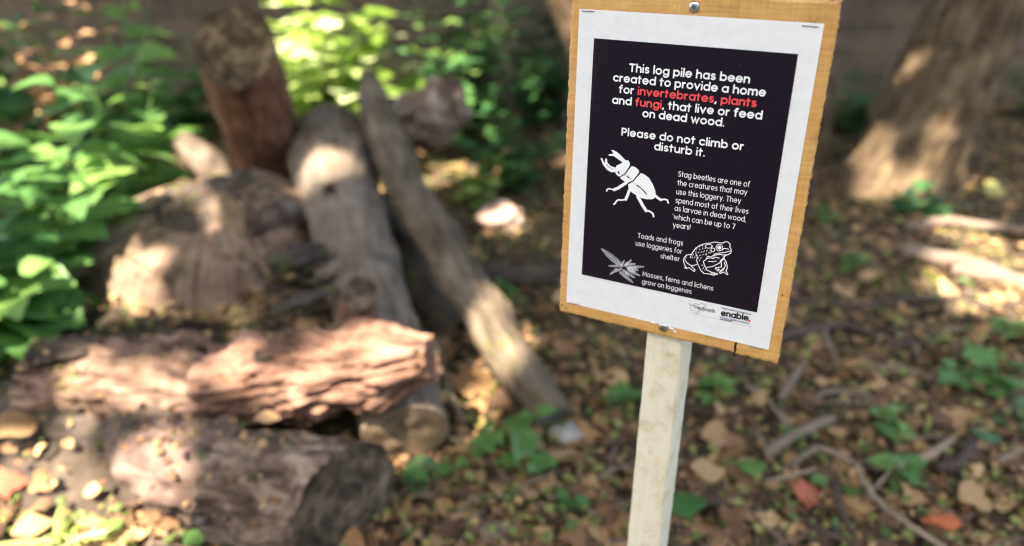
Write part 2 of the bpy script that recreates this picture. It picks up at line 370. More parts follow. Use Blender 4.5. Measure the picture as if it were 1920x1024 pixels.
def build_wall():
    m, nt, b = newmat('old brick'); b.inputs['Roughness'].default_value = .95
    tc = N(nt, 'ShaderNodeTexCoord'); mp = N(nt, 'ShaderNodeMapping'); mp.inputs['Rotation'].default_value = (R(90), 0, 0)
    nt.links.new(tc.outputs['Object'], mp.inputs[0])
    br = N(nt, 'ShaderNodeTexBrick', Scale=1.0); br.inputs['Brick Width'].default_value = .225; br.inputs['Row Height'].default_value = .075
    br.inputs['Mortar Size'].default_value = .008; br.inputs['Color1'].default_value = (.085, .055, .036, 1); br.inputs['Color2'].default_value = (.14, .095, .062, 1)
    br.inputs['Mortar'].default_value = (.13, .115, .09, 1); nt.links.new(mp.outputs[0], br.inputs[0])
    n = N(nt, 'ShaderNodeTexNoise', Scale=4, Detail=7); nt.links.new(tc.outputs['Object'], n.inputs[0])
    mx = N(nt, 'ShaderNodeMix', data_type='RGBA'); mx.blend_type = 'MULTIPLY'; mx.inputs[0].default_value = .8
    r = ramp(nt, [(.3, (.35, .33, .28)), (.7, (1, .95, .85))], n.outputs[0])
    nt.links.new(br.outputs[0], mx.inputs[6]); nt.links.new(r.outputs[0], mx.inputs[7]); nt.links.new(mx.outputs[2], b.inputs['Base Color'])
    bump(nt, b, br.outputs['Fac'], -.6, .01)
    root = empty('garden_wall', (0, 4.9, 0), 'old brown brick wall closing off the back of the shady plot', 'wall')
    def box(x0, x1, y0, y1, z0, z1):
        v = [(x, y, z) for x in (x0, x1) for y in (y0, y1) for z in (z0, z1)]
        return v, [(0, 1, 3, 2), (4, 6, 7, 5), (0, 4, 5, 1), (2, 3, 7, 6), (0, 2, 6, 4), (1, 5, 7, 3)], [(0, 0)]*8
    link('brickwork', mesh('brickwork', *box(-9, 9, 4.9, 5.13, -.2, 1.9)), m, root, smooth=False)
    link('coping', mesh('coping', *box(-9, 9, 4.86, 5.17, 1.9, 1.97)), M['stone'], root, smooth=False)
build_wall()

# ---------------------------------------------------- litter on the ground
def scatter_px(n, x0, x1, y0, y1):
    """points scattered over a piece of ground"""
    return np.c_[rng.uniform(x0, x1, n), rng.uniform(y0, y1, n)]
def litter(name, n, kinds, smin, smax, mat, tmin, tmax, zoff, x0=-3.2, x1=3.6, y0=.8, y1=4.85, dens_far=1.0, tilt=.5, label=None, curl=1.0):
    gs = []
    for kind in kinds:
        k = n//len(kinds)
        u = rng.uniform(0, 1, k); yy = y0+(y1-y0)*u**1.35; half = .35+.72*yy
        xx = rng.uniform(-1, 1, k)*half
        z = np.array([ground_z(a, b) for a, b in zip(xx, yy)]) + zoff + rng.uniform(0, .018, k)
        pos = np.c_[xx, yy, z]; d = unit(k, -.25, .25); nn = np.c_[rng.normal(0, tilt, k), rng.normal(0, tilt, k), np.ones(k)]
        gs.append(leaves_geo(kind, pos, d, nn, rng.uniform(smin, smax, k)*rng.choice([.7, 1, 1.25], k), rng.uniform(tmin, tmax, k)**1.0,
                             rng.uniform(-.5, .6, k), rng.uniform(-.6, .8, k), rng.uniform(-curl, curl, k), rng.uniform(.7, 1.3, k)))
    o = link(name, fast_mesh(name, *cat(gs)), mat); return tag(o, label, None, None, 'stuff')
litter('leaf_litter', 10500, ('oval', 'maple', 'ivy'), .015, .046, M['leaf_dry'], .0, .62, .003, label='brown and tan dead leaves strewn over the soil')
litter('large_leaf_litter', 800, ('maple', 'oval'), .04, .07, M['leaf_dry'], .0, .6, .008, label='larger curled dead leaves among the litter', tilt=.7, curl=1.6)
litter('leaf_crumbs', 14000, ('oval',), .007, .02, M['leaf_dry'], .0, .9, .004, label='crumbled leaf bits over the soil')
litter('seedling_cover', 7500, ('oval',), .009, .025, M['sprout'], 0, 1, .012, label='tiny yellow green seedlings dotted over the soil', curl=.2)
def twig_litter():
    parts = []
    for i in range(900):
        yy = .9+3.9*random.random()**1.4; xx = random.uniform(-1, 1)*(.35+.72*yy); a = random.uniform(0, 6.28); L = random.uniform(.03, .16)
        z = ground_z(xx, yy)+.012; c = Vector((xx, yy, z)); d = Vector((math.cos(a), math.sin(a), random.uniform(-.1, .1)))*L/2
        r = random.uniform(.0012, .004)
        parts.append(tube([c-d, c+Vector((random.uniform(-.1, .1)*L, random.uniform(-.1, .1)*L, .004)), c+d], [r, r, r*.6], i, 5, .3, 2))
    o = link('twig_litter', mesh('twig_litter', *merge(parts)), M['twig']); tag(o, 'small broken twigs strewn over the soil', None, None, 'stuff')
twig_litter()

# ================================================================== LOG PILE
HOLES = []          # gaps in the leaf canopy: (sunlit point, radius across the sunbeam, stretch, angle)
def sunny(p, r, stretch=1., ang=0.): HOLES.append((Vector(p), r*1.1+.03, stretch, ang))

# 1 upright dark red log
top = D(440, 88, 2.2); bot = Vector((D(560, 470, 2.72).x, 2.72, -.02))
make_log('upright_log', 'dark reddish log standing up on end behind the stump, sawn top tilted to the viewer', 'log',
         [bot, top], [.125, .112], 'bark_red', (None, 'cut_brown'), seed=3, ends=(None, (0.02, -.8, .5)), lump=.05, ridge=.05, rough=.006)
# 2 broken branch stub beside it
make_log('broken_branch', 'grey brown broken branch sticking up left of the upright reddish log', 'branch',
         [D(450, 360, 2.45), D(385, 300, 2.42), D(330, 258, 2.4)], [.07, .055, .03], 'bark_grey', ('cut_tan', 'cut_tan'), seed=9, lump=.15, ridge=.12, nr=30, na=28, push=(0, .02))
# 3 large stump
def build_stump():
    root = empty('tree_stump', G(400, 600), 'big weathered stump with streaked grey wood at the left of the pile', 'stump')
    c0 = Vector((D(388, 600, 2.12).x, 2.14, 0)); top = D(445, 352, 2.14)
    h = top.z; v, uv, f = [], [], []; nr, na = 46, 72
    for i in range(nr):
        t = i/(nr-1)
        for j in range(na):
            th = 2*math.pi*j/na; cx, sx = math.cos(th), math.sin(th)
            r = .45*(1-.14*t-.22*t*t-.3*max(0, (t-.72)/.28)**2.2)
            k = 1+.17*nz(cx*1.1, sx*1.1, t*.8, 4)+.06*nz(cx*3, sx*3, t*2.2, 8)+.03*nz(cx*9, sx*9, t*1.6, 9)+.02*nz(cx*17, sx*17, t*5, 5)
            zt = h*(1+.22*cx*.4+.1*nz(cx*1.4, sx*1.4, 0, 21))+.04*sx
            p = c0 + Vector((cx*r*k + .06*t, sx*r*.8*k, -.03+zt*t)); v.append(p); uv.append((th*.3, t*h))
    for i in range(nr-1):
        for j in range(na):
            a, b = i*na+j, i*na+(j+1) % na; f.append((a, b, b+na, a+na))
    link('stump_side', mesh('stump_side', v, f, uv), M['stump_wood'], root)
    cv, cf, cu = cap_geo([Vector(p) for p in v[-na:]], .05, 3, .03, 12)
    link('stump_top', mesh('stump_top', cv, cf, cu), M['bark_dark'], root)
    return root
build_stump()
# 4 log slice on top of the stump
a = D(428, 408, 1.98); b_ = D(560, 402, 2.08)
make_log('log_offcut', 'short rounded log offcut lying on top of the big stump', 'log', [a, (a+b_)/2+Vector((0, 0, .01)), b_], [.068, .084, .068], 'bark_brown', ('cut_tan', 'cut_dark'),
         seed=12, lump=.14, ridge=.08, nr=30, na=36, ends=((-.55, -.75, .1), None))
# 5 thick leaning log
lo, hi = D(760, 812, 1.29), D(612, 268, 2.45)
make_log('leaning_log', 'thick smooth grey log leaning up the middle of the pile, with a knot hole', 'log', [lo, lo.lerp(hi, .35), hi], [.09, .092, .138], 'bark_grey', ('cut_tan', 'cut_grey'),
         seed=15, lump=.07, ridge=.05, nr=80, na=72, crack=.1, fibre=.03, ends=((.12, -.75, -.25), None), knot=(626, 352))

# 6 long pole
lo6, hi6 = D(1035, 785, 1.45), D(690, 145, 2.5)
make_log('leaning_pole', 'long narrow weathered pole sloping down to the right onto the ground', 'log', [lo6, D(965, 688, 1.56), D(858, 505, 1.87), D(748, 335, 2.16), D(706, 215, 2.36), hi6], [.048, .056, .061, .06, .057, .028], 'bark_pole', ('cut_grey', 'cut_tan'),
         seed=18, lump=.09, ridge=.07, nr=90, na=72, wob=.22, crack=.16, fibre=.05)
# 7 chunks behind
make_log('wood_chunk', 'dark knobbly chunk of wood behind the pole, the larger of two', 'log', [D(740, 200, 2.75), D(800, 225, 2.7), D(850, 250, 2.72)], [.05, .105, .05], 'bark_brown', ('cut_dark', 'cut_dark'), seed=22, lump=.3, ridge=.15, nr=26, na=30)
make_log('wood_chunk', 'small rounded brown chunk of wood leaning on the larger dark chunk', 'log', [D(800, 160, 2.95), D(845, 195, 2.9), D(868, 235, 2.9)], [.05, .085, .045], 'bark_brown', ('cut_dark', 'cut_dark'), seed=25, lump=.3, ridge=.15, nr=26, na=30)
# 8 rotten logs
make_log('rotten_log', 'orange rotten log with crumbling split wood across the front of the pile', 'log',
         [D(400, 725, 1.36), D(560, 702, 1.33), D(700, 690, 1.3), D(812, 668, 1.3)], [.075, .088, .085, .05], 'rot_orange', ('rot_orange', 'rot_orange'), seed=31, lump=.2, ridge=.16, ridge_k=9, nr=110, na=150, crack=.42, fibre=.09, push=(0, .03), rough=.02)
make_log('rotten_log', 'pinkish brown rotten log with flaking surface at the left of the pile', 'log',
         [D(62, 700, 1.45), D(200, 718, 1.42), D(330, 735, 1.38), D(430, 755, 1.36)], [.06, .092, .098, .065], 'rot_pink', ('bark_dark', 'rot_pink'), seed=35, lump=.2, ridge=.16, ridge_k=9, nr=110, na=150, crack=.36, fibre=.08, push=(.02, .02), rough=.02)
make_log('bark_slab', 'dark slab of bark lying on the orange rotten log', 'bark', [D(478, 668, 1.3), D(560, 652, 1.31), D(680, 622, 1.34)], [.018, .026, .012], 'bark_dark', ('cut_dark', 'cut_dark'), seed=38, lump=.2, ridge=.15, squash=.5, nr=30, na=24)
# 9 front bark log
e9, m9, s9 = D(652, 938, 1.09), D(540, 928, 1.1), D(415, 908, 1.12)
make_log('front_log', 'bark covered log at the very front with a dark hollow looking sawn end', 'log', [s9, m9, e9], [.1, .115, .11], 'bark_brown', ('bark_brown', 'cut_dark'), seed=41, lump=.13, ridge=.12, ridge_k=10, nr=120, na=150, crack=.22, fibre=.06, ends=(None, (.8, -.58, .05)))
make_log('stripped_log', 'pinkish brown stripped log with one bright sun patch left of the front log', 'log', [D(235, 805, 1.25), D(310, 862, 1.19), D(430, 905, 1.13)], [.045, .085, .1], 'rot_pale', ('rot_pale', 'rot_pale'), seed=42, lump=.25, ridge=.16, nr=50, na=50, push=(.04, .01))
make_log('gap_darkening_log', 'added dark log that darkens the shaded gap between the leaning grey log and the pole', 'log', [D(690, 400, 2.35), D(780, 520, 2.1), D(850, 640, 1.95)], [.09, .1, .08], 'bark_dark', ('cut_dark', 'cut_dark'), seed=49, lump=.12, ridge=.1, nr=40, na=36)  # dark filler added so the shaded void between the logs reads black
# 10 dark lower log to the left
make_log('lower_log', 'dark lower log half hidden under the pinkish rotten log', 'log', [D(-60, 770, 1.5), D(150, 800, 1.38), D(300, 820, 1.3)], [.07, .07, .06], 'bark_dark', ('cut_dark', 'cut_dark'), seed=44, lump=.12, ridge=.15, nr=40, na=36)
# small stub
make_log('wood_stub', 'small reddish brown round stub poking up beside the leaning grey log', 'log', [D(662, 640, 1.5), D(674, 548, 1.5)], [.045, .038], 'bark_red', (None, 'cut_dark'), seed=47, nr=20, na=28, lump=.1, push=(0, .015), ends=(None, (.1, -.5, .8)))
# dark branch on the ground behind
make_log('fallen_branch', 'thick dark branch lying on the ground behind the sign post', 'branch', [G(850, 520, .03), G(980, 520, .03), G(1150, 505, .03), G(1320, 500, .03)], [.035, .04, .04, .035], 'bark_dark', ('cut_dark', 'cut_dark'), seed=50, lump=.12, ridge=.08, nr=40, na=24)

for i, (lab, pts, rr, mt) in enumerate((('dark rotting chunk lying against the right side of the big stump', [(500, 500, 1.66), (560, 480, 1.7), (610, 470, 1.74)], [.03, .045, .03], 'bark_dark'),
        ('brown splintered bit of wood under the log offcut', [(420, 478, 1.72), (470, 505, 1.68), (500, 540, 1.64)], [.012, .02, .012], 'bark_brown'),
        ('dark curved bark strip in the middle of the debris', [(520, 580, 1.58), (580, 560, 1.6), (630, 540, 1.63)], [.018, .024, .012], 'bark_dark'),
        ('grey brown rotting chunk between the debris and the leaning grey log', [(590, 520, 1.68), (640, 500, 1.72), (690, 520, 1.72)], [.025, .035, .03], 'bark_grey'),
        ('dark chunk of bark on top of the left end of the pinkish rotten log', [(60, 668, 1.42), (130, 655, 1.42), (190, 650, 1.43)], [.03, .035, .02], 'bark_dark'),
        ('brown broken chunk on the pinkish rotten log near its middle', [(300, 655, 1.44), (350, 640, 1.45), (400, 645, 1.44)], [.02, .03, .02], 'rot_pink'))):
    make_log('rotting_chunk', lab, 'log', [D(*p) for p in pts], rr, mt, ('cut_dark', 'cut_dark'), seed=110+i, lump=.3, ridge=.2, squash=.7, nr=26, na=30)
def rock(name, label, cat_, c, r, mat, seed, sq=(1, 1, .7), rot=0.):
    bm = bmesh.new(); bmesh.ops.create_icosphere(bm, subdivisions=4, radius=1)
    for v in bm.verts:
        n = v.co.copy(); k = 1+.45*nz(n.x*1.3, n.y*1.3, n.z*1.3, seed)+.22*nz(n.x*3, n.y*3, n.z*3, seed+2)+.08*nz(n.x*8, n.y*8, n.z*8, seed+3)
        v.co = Vector((n.x*sq[0], n.y*sq[1], n.z*sq[2]))*(r*k)
    uvl = bm.loops.layers.uv.new('UVMap')
    for f in bm.faces:
        for l in f.loops: l[uvl].uv = (l.vert.co.x+l.vert.co.z, l.vert.co.y)
    me = bpy.data.meshes.new(name); bm.to_mesh(me); bm.free()
    o = link(name, me, M[mat]); o.location = c; o.rotation_euler = (0, 0, rot); return tag(o, label, cat_)
rock('stone', 'pinkish sunlit lump of rubble beyond the leaning pole', 'stone', G(935, 408, .03), .08, 'stone_pink', 3, (1.15, .9, .6))
rock('stone', 'grey stone at the foot of the leaning pole', 'stone', G(1068, 815, .015), .035, 'stone', 6, (1.2, .9, .7))
rock('stone', 'pale pebble left of the post near the front', 'stone', G(1045, 925, .015), .024, 'stone_pink', 8)
rock('brick_fragment', 'orange brick fragment on the soil at the bottom right', 'brick', G(1766, 978, .012), .026, 'brick_bit', 11, (1.35, .6, .45), -.1)
rock('bark_piece', 'grey flake of bark on the ground by the front log', 'bark', G(935, 1000, .02), .05, 'bark_grey', 14, (1.1, .6, .5), .2)

# soil and debris heaped in the pile
def build_heap():
    gs, V, Fc = [], [], []
    def heap(c, rx, ry, h, seed, n):
        o = len(V); nu = 26
        for i in range(nu+1):
            t = i/nu
            for j in range(40):
                th = j*2*math.pi/40; k = 1+.25*nz(math.cos(th)*1.5, math.sin(th)*1.5, 0, seed)
                x, y = c[0]+rx*t*k*math.cos(th), c[1]+ry*t*k*math.sin(th)
                V.append((x, y, h*(1-t*t)*(1+.25*nz(x*9, y*9, 0, seed))+.02*nz(x*30, y*30, 1, seed)-.02*t))
        for i in range(nu):
            for j in range(40):
                a, b = o+i*40+j, o+i*40+(j+1) % 40; Fc.append((a, b, b+40, a+40))
        r = np.sqrt(rng.uniform(0, .9, n)); th = rng.uniform(0, 6.28, n)
        pos = np.c_[c[0]+rx*r*np.cos(th), c[1]+ry*r*np.sin(th), h*(1-r*r)+.01]
        return pos
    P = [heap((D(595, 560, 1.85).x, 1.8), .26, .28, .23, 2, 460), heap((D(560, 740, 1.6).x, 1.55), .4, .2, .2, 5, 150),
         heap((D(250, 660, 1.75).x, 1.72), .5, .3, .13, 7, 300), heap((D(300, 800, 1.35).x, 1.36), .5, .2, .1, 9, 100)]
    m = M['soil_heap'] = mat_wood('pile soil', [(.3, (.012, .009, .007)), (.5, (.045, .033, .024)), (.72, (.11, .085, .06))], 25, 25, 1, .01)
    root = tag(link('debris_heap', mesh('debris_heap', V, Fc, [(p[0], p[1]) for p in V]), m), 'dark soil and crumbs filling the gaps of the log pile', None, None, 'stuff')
    pos = np.concatenate(P); n = len(pos)
    for nm, kind, mat, s0, s1, lab in (('debris_leaves', 'oval', M['leaf_dry'], .012, .045, 'dry leaf scraps caught between the logs'), ('debris_seedlings', 'oval', M['sprout'], .01, .026, 'tiny green seedlings growing between the logs')):
        k = n if kind == 'oval' and nm == 'debris_leaves' else n//2
        q = pos[rng.permutation(n)[:k]]
        g = leaves_geo(kind, q+np.c_[np.zeros((k, 2)), rng.uniform(0, .02, k)], unit(k, -.2, .4), np.c_[rng.normal(0, .5, (k, 2)), np.ones(k)], rng.uniform(s0, s1, k), rng.uniform(0, .75, k), .2, .3, .6)
        tag(link(nm, fast_mesh(nm, *g), mat), lab, None, None, 'stuff')
build_heap()

# ================================================================== TREES
def build_tree():
    base = Vector((D(1700, 350, 3.05).x, 3.15, 0))
    root = empty('leaning_tree', base, 'leaning tree with olive brown bark and sunlit flared base at the right', 'tree')
    p1 = D(1742, 200, 3.2); p2 = D(1830, 20, 3.25); dirv = (p2-p1).normalized()
    p3 = p2+dirv*1.4; p4 = p3+Vector((.05, -.3, 2.1)); p5 = p4+Vector((-.5, -.5, 1.0))
    path = [base+Vector((-.02, 0, -.05)), base.lerp(p1, .45), p1, p2, p3, p4, p5]
    v, f, uv, rings = log_geo(path, [.235, .205, .185, .18, .165, .14, .1], seed=61, nr=200, na=110, lump=.07, ridge=.1, ridge_k=6, crack=.2, fibre=.045)
    for i, p in enumerate(v):                      # buttress roots at the foot
        t = max(0, 1-(p.z+.05)/.42)
        if t > 0:
            th = math.atan2(p.y-base.y, p.x-base.x); k = (.5+.5*math.cos(3*(th+math.pi/2)+2.6))
            d = Vector((p.x-base.x, p.y-base.y, 0)); v[i] = p+d*(.4*k*t*t-.08*t)
    link('trunk', mesh('trunk', v, f, uv), M['tree_bark'], root)
    limbs = []
    for k, (q, r) in enumerate((((-1.8, -1.2, 1.3), .08), ((-3.4, -3.4, 1.5), .09), ((-.4, -3.2, 1.3), .07), ((-5.2, -2.2, 1.5), .08), ((.6, -1.6, 1.3), .06), ((-2.6, -.4, 1.5), .06), ((-3.4, -4.6, 1.2), .05))):
        e = p4+Vector(q); limbs.append(tube([p4, p4.lerp(e, .35)+Vector((0, 0, .25)), p4.lerp(e, .7)+Vector((.1, 0, .25)), e], [r, r*.8, r*.5, r*.2], k+3, 10, .4))
    link('limbs', mesh('limbs', *merge(limbs)), M['tree_bark'], root)
    return root
TREE = build_tree()
make_log('thin_tree', 'thin pinkish trunk lit by the sun behind the left edge of the sign', 'tree',
         [Vector((D(1160, 330, 3.3).x, 3.3, -.02)), D(1105, 120, 3.25), D(1052, -30, 3.2), D(1030, -140, 3.2)+Vector((0, 0, .5))], [.075, .08, .085, .06], 'tree_bark', (None, 'cut_tan'), seed=70, bark_name='trunk', lump=.05, ridge=.03, nr=40, na=30)
make_log('short_stump', 'short olive brown stump just right of the sign', 'stump', [Vector((D(1520, 300, 3.45).x, 3.5, -.03)), D(1520, 150, 3.5)], [.11, .1], 'tree_bark', (None, 'cut_brown'), seed=73, nr=30, na=30, lump=.05, ridge=.04)

# ================================================================== TWIGS AND BRANCHES ON THE RIGHT
def twig(name, label, pts, r, mat='twig', seed=1, z=.016, r1=None, cat_='twig', group=None):
    P = [G(x, y, z+(.012 if 0 < i < len(pts)-1 else 0)) for i, (x, y) in enumerate(pts)]
    rr = [r*(1-(1-(r1 or .75))*i/(len(P)-1)) for i in range(len(P))]
    o = link(name, mesh(name, *tube(P, rr, seed, 10, .35, 6)), M[mat]); return tag(o, label, cat_, group)
GT = 'twigs on the ground right of the post'
TW = [('dark root like branch running across behind the lower right corner of the sign', [(1400, 660), (1473, 630), (1586, 612), (1695, 648), (1760, 640)], .014, 'twig_dark'),
      ('pale straight stick slanting up towards the sign corner', [(1464, 748), (1527, 652)], .0115, 'twig'),
      ('short brown twig crossing the dark root like branch', [(1545, 600), (1552, 640), (1578, 702)], .008, 'twig'),
      ('thick pale brown stick ending at the ivy sprig', [(1600, 686), (1690, 694), (1775, 716)], .012, 'twig'),
      ('stubby grey stick just right of the post top', [(1325, 655), (1395, 698)], .014, 'twig_dark'),
      ('slanting brown stick right of the post', [(1400, 724), (1440, 756), (1480, 803)], .0085, 'twig'),
      ('thick brown stick slanting up right of the upright green leaf', [(1437, 852), (1495, 814), (1562, 785)], .0135, 'twig'),
      ('arched twig in the middle of the right hand ground', [(1480, 880), (1532, 840), (1602, 870)], .008, 'twig'),
      ('bent pale stick left of the dark ivy leaf', [(1640, 874), (1717, 867), (1788, 820)], .0105, 'twig_pale'),
      ('thick dark bent stick beside the dark ivy leaf', [(1760, 884), (1803, 860), (1824, 822)], .013, 'twig_dark'),
      ('long thin twig curving down to the bottom edge', [(1606, 868), (1622, 905), (1654, 946), (1713, 990), (1775, 1030)], .0062, 'twig_pale'),
      ('dark upright lying twig near the bottom middle', [(1562, 900), (1575, 950), (1597, 1002)], .008, 'twig_dark'),
      ('thin pale twig under the upright green leaf', [(1430, 905), (1480, 893), (1528, 880)], .0055, 'twig_pale'),
      ('thin curved twig below the pale straight stick', [(1522, 746), (1570, 732), (1642, 748)], .006, 'twig'),
      ('thin slanting twig below the thick pale brown stick', [(1650, 698), (1700, 722), (1752, 762)], .006, 'twig'),
      ('short twig near the right edge of the ground', [(1872, 866), (1930, 836)], .008, 'twig'),
      ('stout dark stick at the bottom edge', [(1512, 985), (1555, 1000), (1600, 1022)], .011, 'twig_dark'),
      ('short brown stick far right below the ivy sprig', [(1880, 770), (1940, 742)], .01, 'twig'),
      ('slim twig between the red leaf and the bent pale stick', [(1618, 935), (1650, 905), (1672, 880)], .005, 'twig'),
      ('grey brown branch stretched over the ground beyond the ivy', [(1480, 560), (1600, 575), (1760, 560), (1900, 590)], .012, 'twig_dark'),
      ('slender stick above the ivy sprig', [(1700, 632), (1790, 618), (1880, 640)], .008, 'twig')]
for i, (lab, pts, r, mt) in enumerate(TW): twig('twig', lab, pts, r, mt, i+5, group=GT)
twig('twig', 'pale bent stick at the front beside the dark log end', [(728, 915), (745, 950), (765, 985), (812, 1030)], .0068, 'twig_pale', 90)
twig('twig', 'brown stick among leaves just left of the post', [(1110, 905), (1150, 880), (1195, 872)], .006, 'twig', 91)
twig('twig', 'thin grey twig left of the grey bark flake', [(830, 1010), (900, 985), (985, 962)], .005, 'twig_dark', 92)
twig('fallen_branch', 'pinkish sunlit branch on the ground at the far right', [(1700, 425), (1790, 415), (1960, 440)], .02, 'twig', 95, .02, cat_='branch')
twig('fallen_branch', 'long brown branch behind the right hand litter', [(1690, 470), (1800, 488), (1960, 545)], .028, 'twig', 96, .025, cat_='branch')
twig('fallen_branch', 'sunlit thick branch at the right edge', [(1790, 505), (1860, 520), (1970, 535)], .022, 'twig', 97, .02, cat_='branch')
twig('fallen_branch', 'bleached stick running along the ground beside the debris left of the pole', [(820, 640), (838, 720), (870, 790)], .008, 'twig_pale', 98, .03, cat_='branch')

# ================================================================== SINGLE LEAVES
def fallen(label, x, y, size_px, kind, tint, mat, ang=0., z=.02, tilt=(0, 0), width=1., curl=.5, droop=.3, fold=.2, name='fallen_leaf', up=None, Y=None, cat_='leaf'):
    c = G(x, y, z) if Y is None else D(x, y, Y); dist = (c-C0).dot(FWD); s = size_px/F*dist
    d = Vector((math.cos(ang), math.sin(ang), 0)) if up is None else Vector(up).normalized()
    n = Vector((tilt[0], tilt[1], 1)) if up is None else Vector((0.1, -1, .5))
    p = c - d*s*.5
    g = leaves_geo(kind, np.array([p]), np.array([d]), np.array([n]), np.array([s]), np.array([tint]), fold, droop, curl, width)
    return tag(link(name, fast_mesh(name, *g), M[mat]), label, cat_)
LV = [('tan curled leaf right of the post halfway down', 1345, 815, 66, 'oval', .48, 'leaf_dry', .2, .02),
      ('big tan leaf on the litter below the sign corner', 1592, 668, 80, 'maple', .5, 'leaf_dry', 1.2, .02),
      ('small orange tan leaf standing in the middle of the twigs', 1568, 806, 44, 'oval', .5, 'leaf_dry', 1.9, .03),
      ('pinkish tan leaf at the foot of the post on its right', 1318, 985, 64, 'oval', .48, 'leaf_dry', .9, .02),
      ('pale tan leaf above the brick fragment', 1832, 930, 80, 'oval', .52, 'leaf_dry', .3, .02),
      ('olive brown oval leaf left of the dark ivy leaf', 1790, 770, 56, 'oval', .55, 'leaf_dry', 1.5, .02),
      ('dull red leaf on the soil near the bottom', 1520, 925, 62, 'maple', 1.06, 'leaf_dry', .4, .02),
      ('pale grey green leaf right of the red leaf', 1598, 918, 44, 'oval', .2, 'sprout', 1.4, .02),
      ('ochre leaf with curled edges in front of the pole foot', 885, 950, 70, 'oval', .74, 'leaf_dry', .3, .02),
      ('orange lobed leaf beside the ochre curled leaf', 935, 932, 66, 'maple', .72, 'leaf_dry', 1.3, .025),
      ('large tan leaf under the nettle seedling', 893, 838, 96, 'maple', .6, 'leaf_dry', 1.2, .02),
      ('brown ragged leaf against the foot of the leaning pole', 895, 715, 96, 'maple', .45, 'leaf_dry', .6, .04),
      ('pink brown curled leaf below the nettle seedling', 1000, 905, 54, 'oval', .5, 'leaf_dry', 2.2, .025),
      ('tan leaf left of the post near the sign', 1150, 705, 60, 'oval', .62, 'leaf_dry', 2.6, .02),
      ('brown folded leaf close to the left of the post', 1135, 790, 56, 'oval', .4, 'leaf_dry', .4, .02),
      ('yellow leaf on the litter near the leaning tree', 1862, 355, 52, 'oval', .85, 'leaf_dry', -.2, .03),
      ('big tan leaf at the left edge below the pinkish rotten log', 30, 795, 90, 'oval', .48, 'leaf_dry', 1.2, .12),
      ('tan leaf on the ground in the lower left corner', 88, 905, 66, 'oval', .45, 'leaf_dry', 1.0, .03),
      ('pale yellow sunlit leaf at the bottom left corner', 60, 985, 70, 'oval', .66, 'leaf_dry', .8, .03),
      ('reddish leaf at the left edge', 14, 905, 70, 'maple', 1.04, 'leaf_dry', .6, .04),
      ('dark green broad leaf in the shade of the log end', 795, 893, 96, 'oval', .25, 'leaf_green', .2, .03),
      ('light green leaf flat on the soil at the bottom left', 205, 985, 58, 'oval', .9, 'leaf_green', 1.6, .03),
      ('green leaf in front of the front log', 366, 1008, 48, 'oval', .6, 'leaf_green', .9, .03),
      ('green leaf partly behind the foot of the post', 1286, 940, 92, 'oval', .35, 'leaf_green', 1.5, .05),
      ('bright green leaf standing upright among the twigs', 1411, 872, 62, 'oval', .72, 'leaf_green', 1.57, .035),
      ('small green leaf left of the thick brown stick', 1482, 812, 44, 'oval', .55, 'leaf_green', 2.2, .03),
      ('small green leaf above the red leaf', 1538, 900, 40, 'oval', .6, 'leaf_green', .4, .03),
      ('dark bluish ivy leaf lying right of the bent sticks', 1846, 812, 56, 'ivy', .45, 'leaf_ivy', 1.5, .03)]
for i, (lab, x, y, s, k, t, mt, a, z) in enumerate(LV):
    fallen(lab, x, y, s, k, t, mt, a, z, (random.uniform(-.3, .3), random.uniform(-.5, -.1)), width=1.15 if k == 'oval' else 1)
fallen('orange tan leaf caught on top of the front log', 500, 782, 50, 'oval', .56, 'leaf_dry', .4, Y=1.2)
fallen('tan leaf stuck between stump and rotten log', 482, 582, 60, 'oval', .66, 'leaf_dry', .2, Y=1.72)
fallen('small tan leaf by the reddish stub', 556, 578, 46, 'oval', .62, 'leaf_dry', .9, Y=1.7)
# ================================================================== PLANTS
def plant(name, label, cat_, base, stems, kind, mat, size, n_nodes, tint=(.3, .9), per=2, droop=.6, fold=.25, stem_mat='stem_green', spread=.9, group=None, stem_r=.0035, start=.15):
    base = Vector(base); root = empty(name, base, label, cat_, group); gs, tubes = [], []
    for si, (tx, ty, tz) in enumerate(stems):
        b0 = base+Vector((tx*.12, ty*.12, 0)); top = base+Vector((tx, ty, tz)); mid = b0.lerp(top, .5)+Vector((-tx*.15, -ty*.15, tz*.08))
        tubes.append(tube([b0, mid, top], [stem_r, stem_r*.8, stem_r*.4], si, 6, .3, 5))
        k = n_nodes; pos, d, nn, sz = [], [], [], []
        a0 = random.uniform(0, 6.28)
        for i in range(k):
            t = start+(1-start)*i/(k-1) if k > 1 else 1
            p = b0.lerp(mid, t*2) if t < .5 else mid.lerp(top, t*2-1)
            for q in range(per):
                a = a0 + i*(math.pi/2 if per == 2 else 2.4) + q*2*math.pi/per + random.uniform(-.35, .35)
                out = Vector((math.cos(a), math.sin(a), random.uniform(.0, .5)))
                s = random.uniform(*size)*(1-.45*max(0, t-.6)/.4)*(random.uniform(.75, 1.1))
                pos.append(p+out*(.25*s)*spread); d.append(out); nn.append((random.gauss(0, .25), random.gauss(0, .25), 1)); sz.append(s)
        m = len(pos)
        gs.append(leaves_geo(kind, np.array([tuple(p) for p in pos]), np.array([tuple(x) for x in d]), np.array(nn), np.array(sz), rng.uniform(*tint, m), rng.uniform(fold*.5, fold*1.5, m), rng.uniform(droop*.4, droop*1.5, m), .25, 1.2 if kind == 'nettle' else 1.))
    link('stem', mesh('stem', *merge(tubes)), M[stem_mat], root)
    link('foliage', fast_mesh('foliage', *cat(gs)), M[mat], root)
    return root
M['stem_green'] = mat_flat('green stem', (.1, .16, .04), .6); M['stem_brown'] = mat_flat('brown stem', (.07, .045, .03), .8)
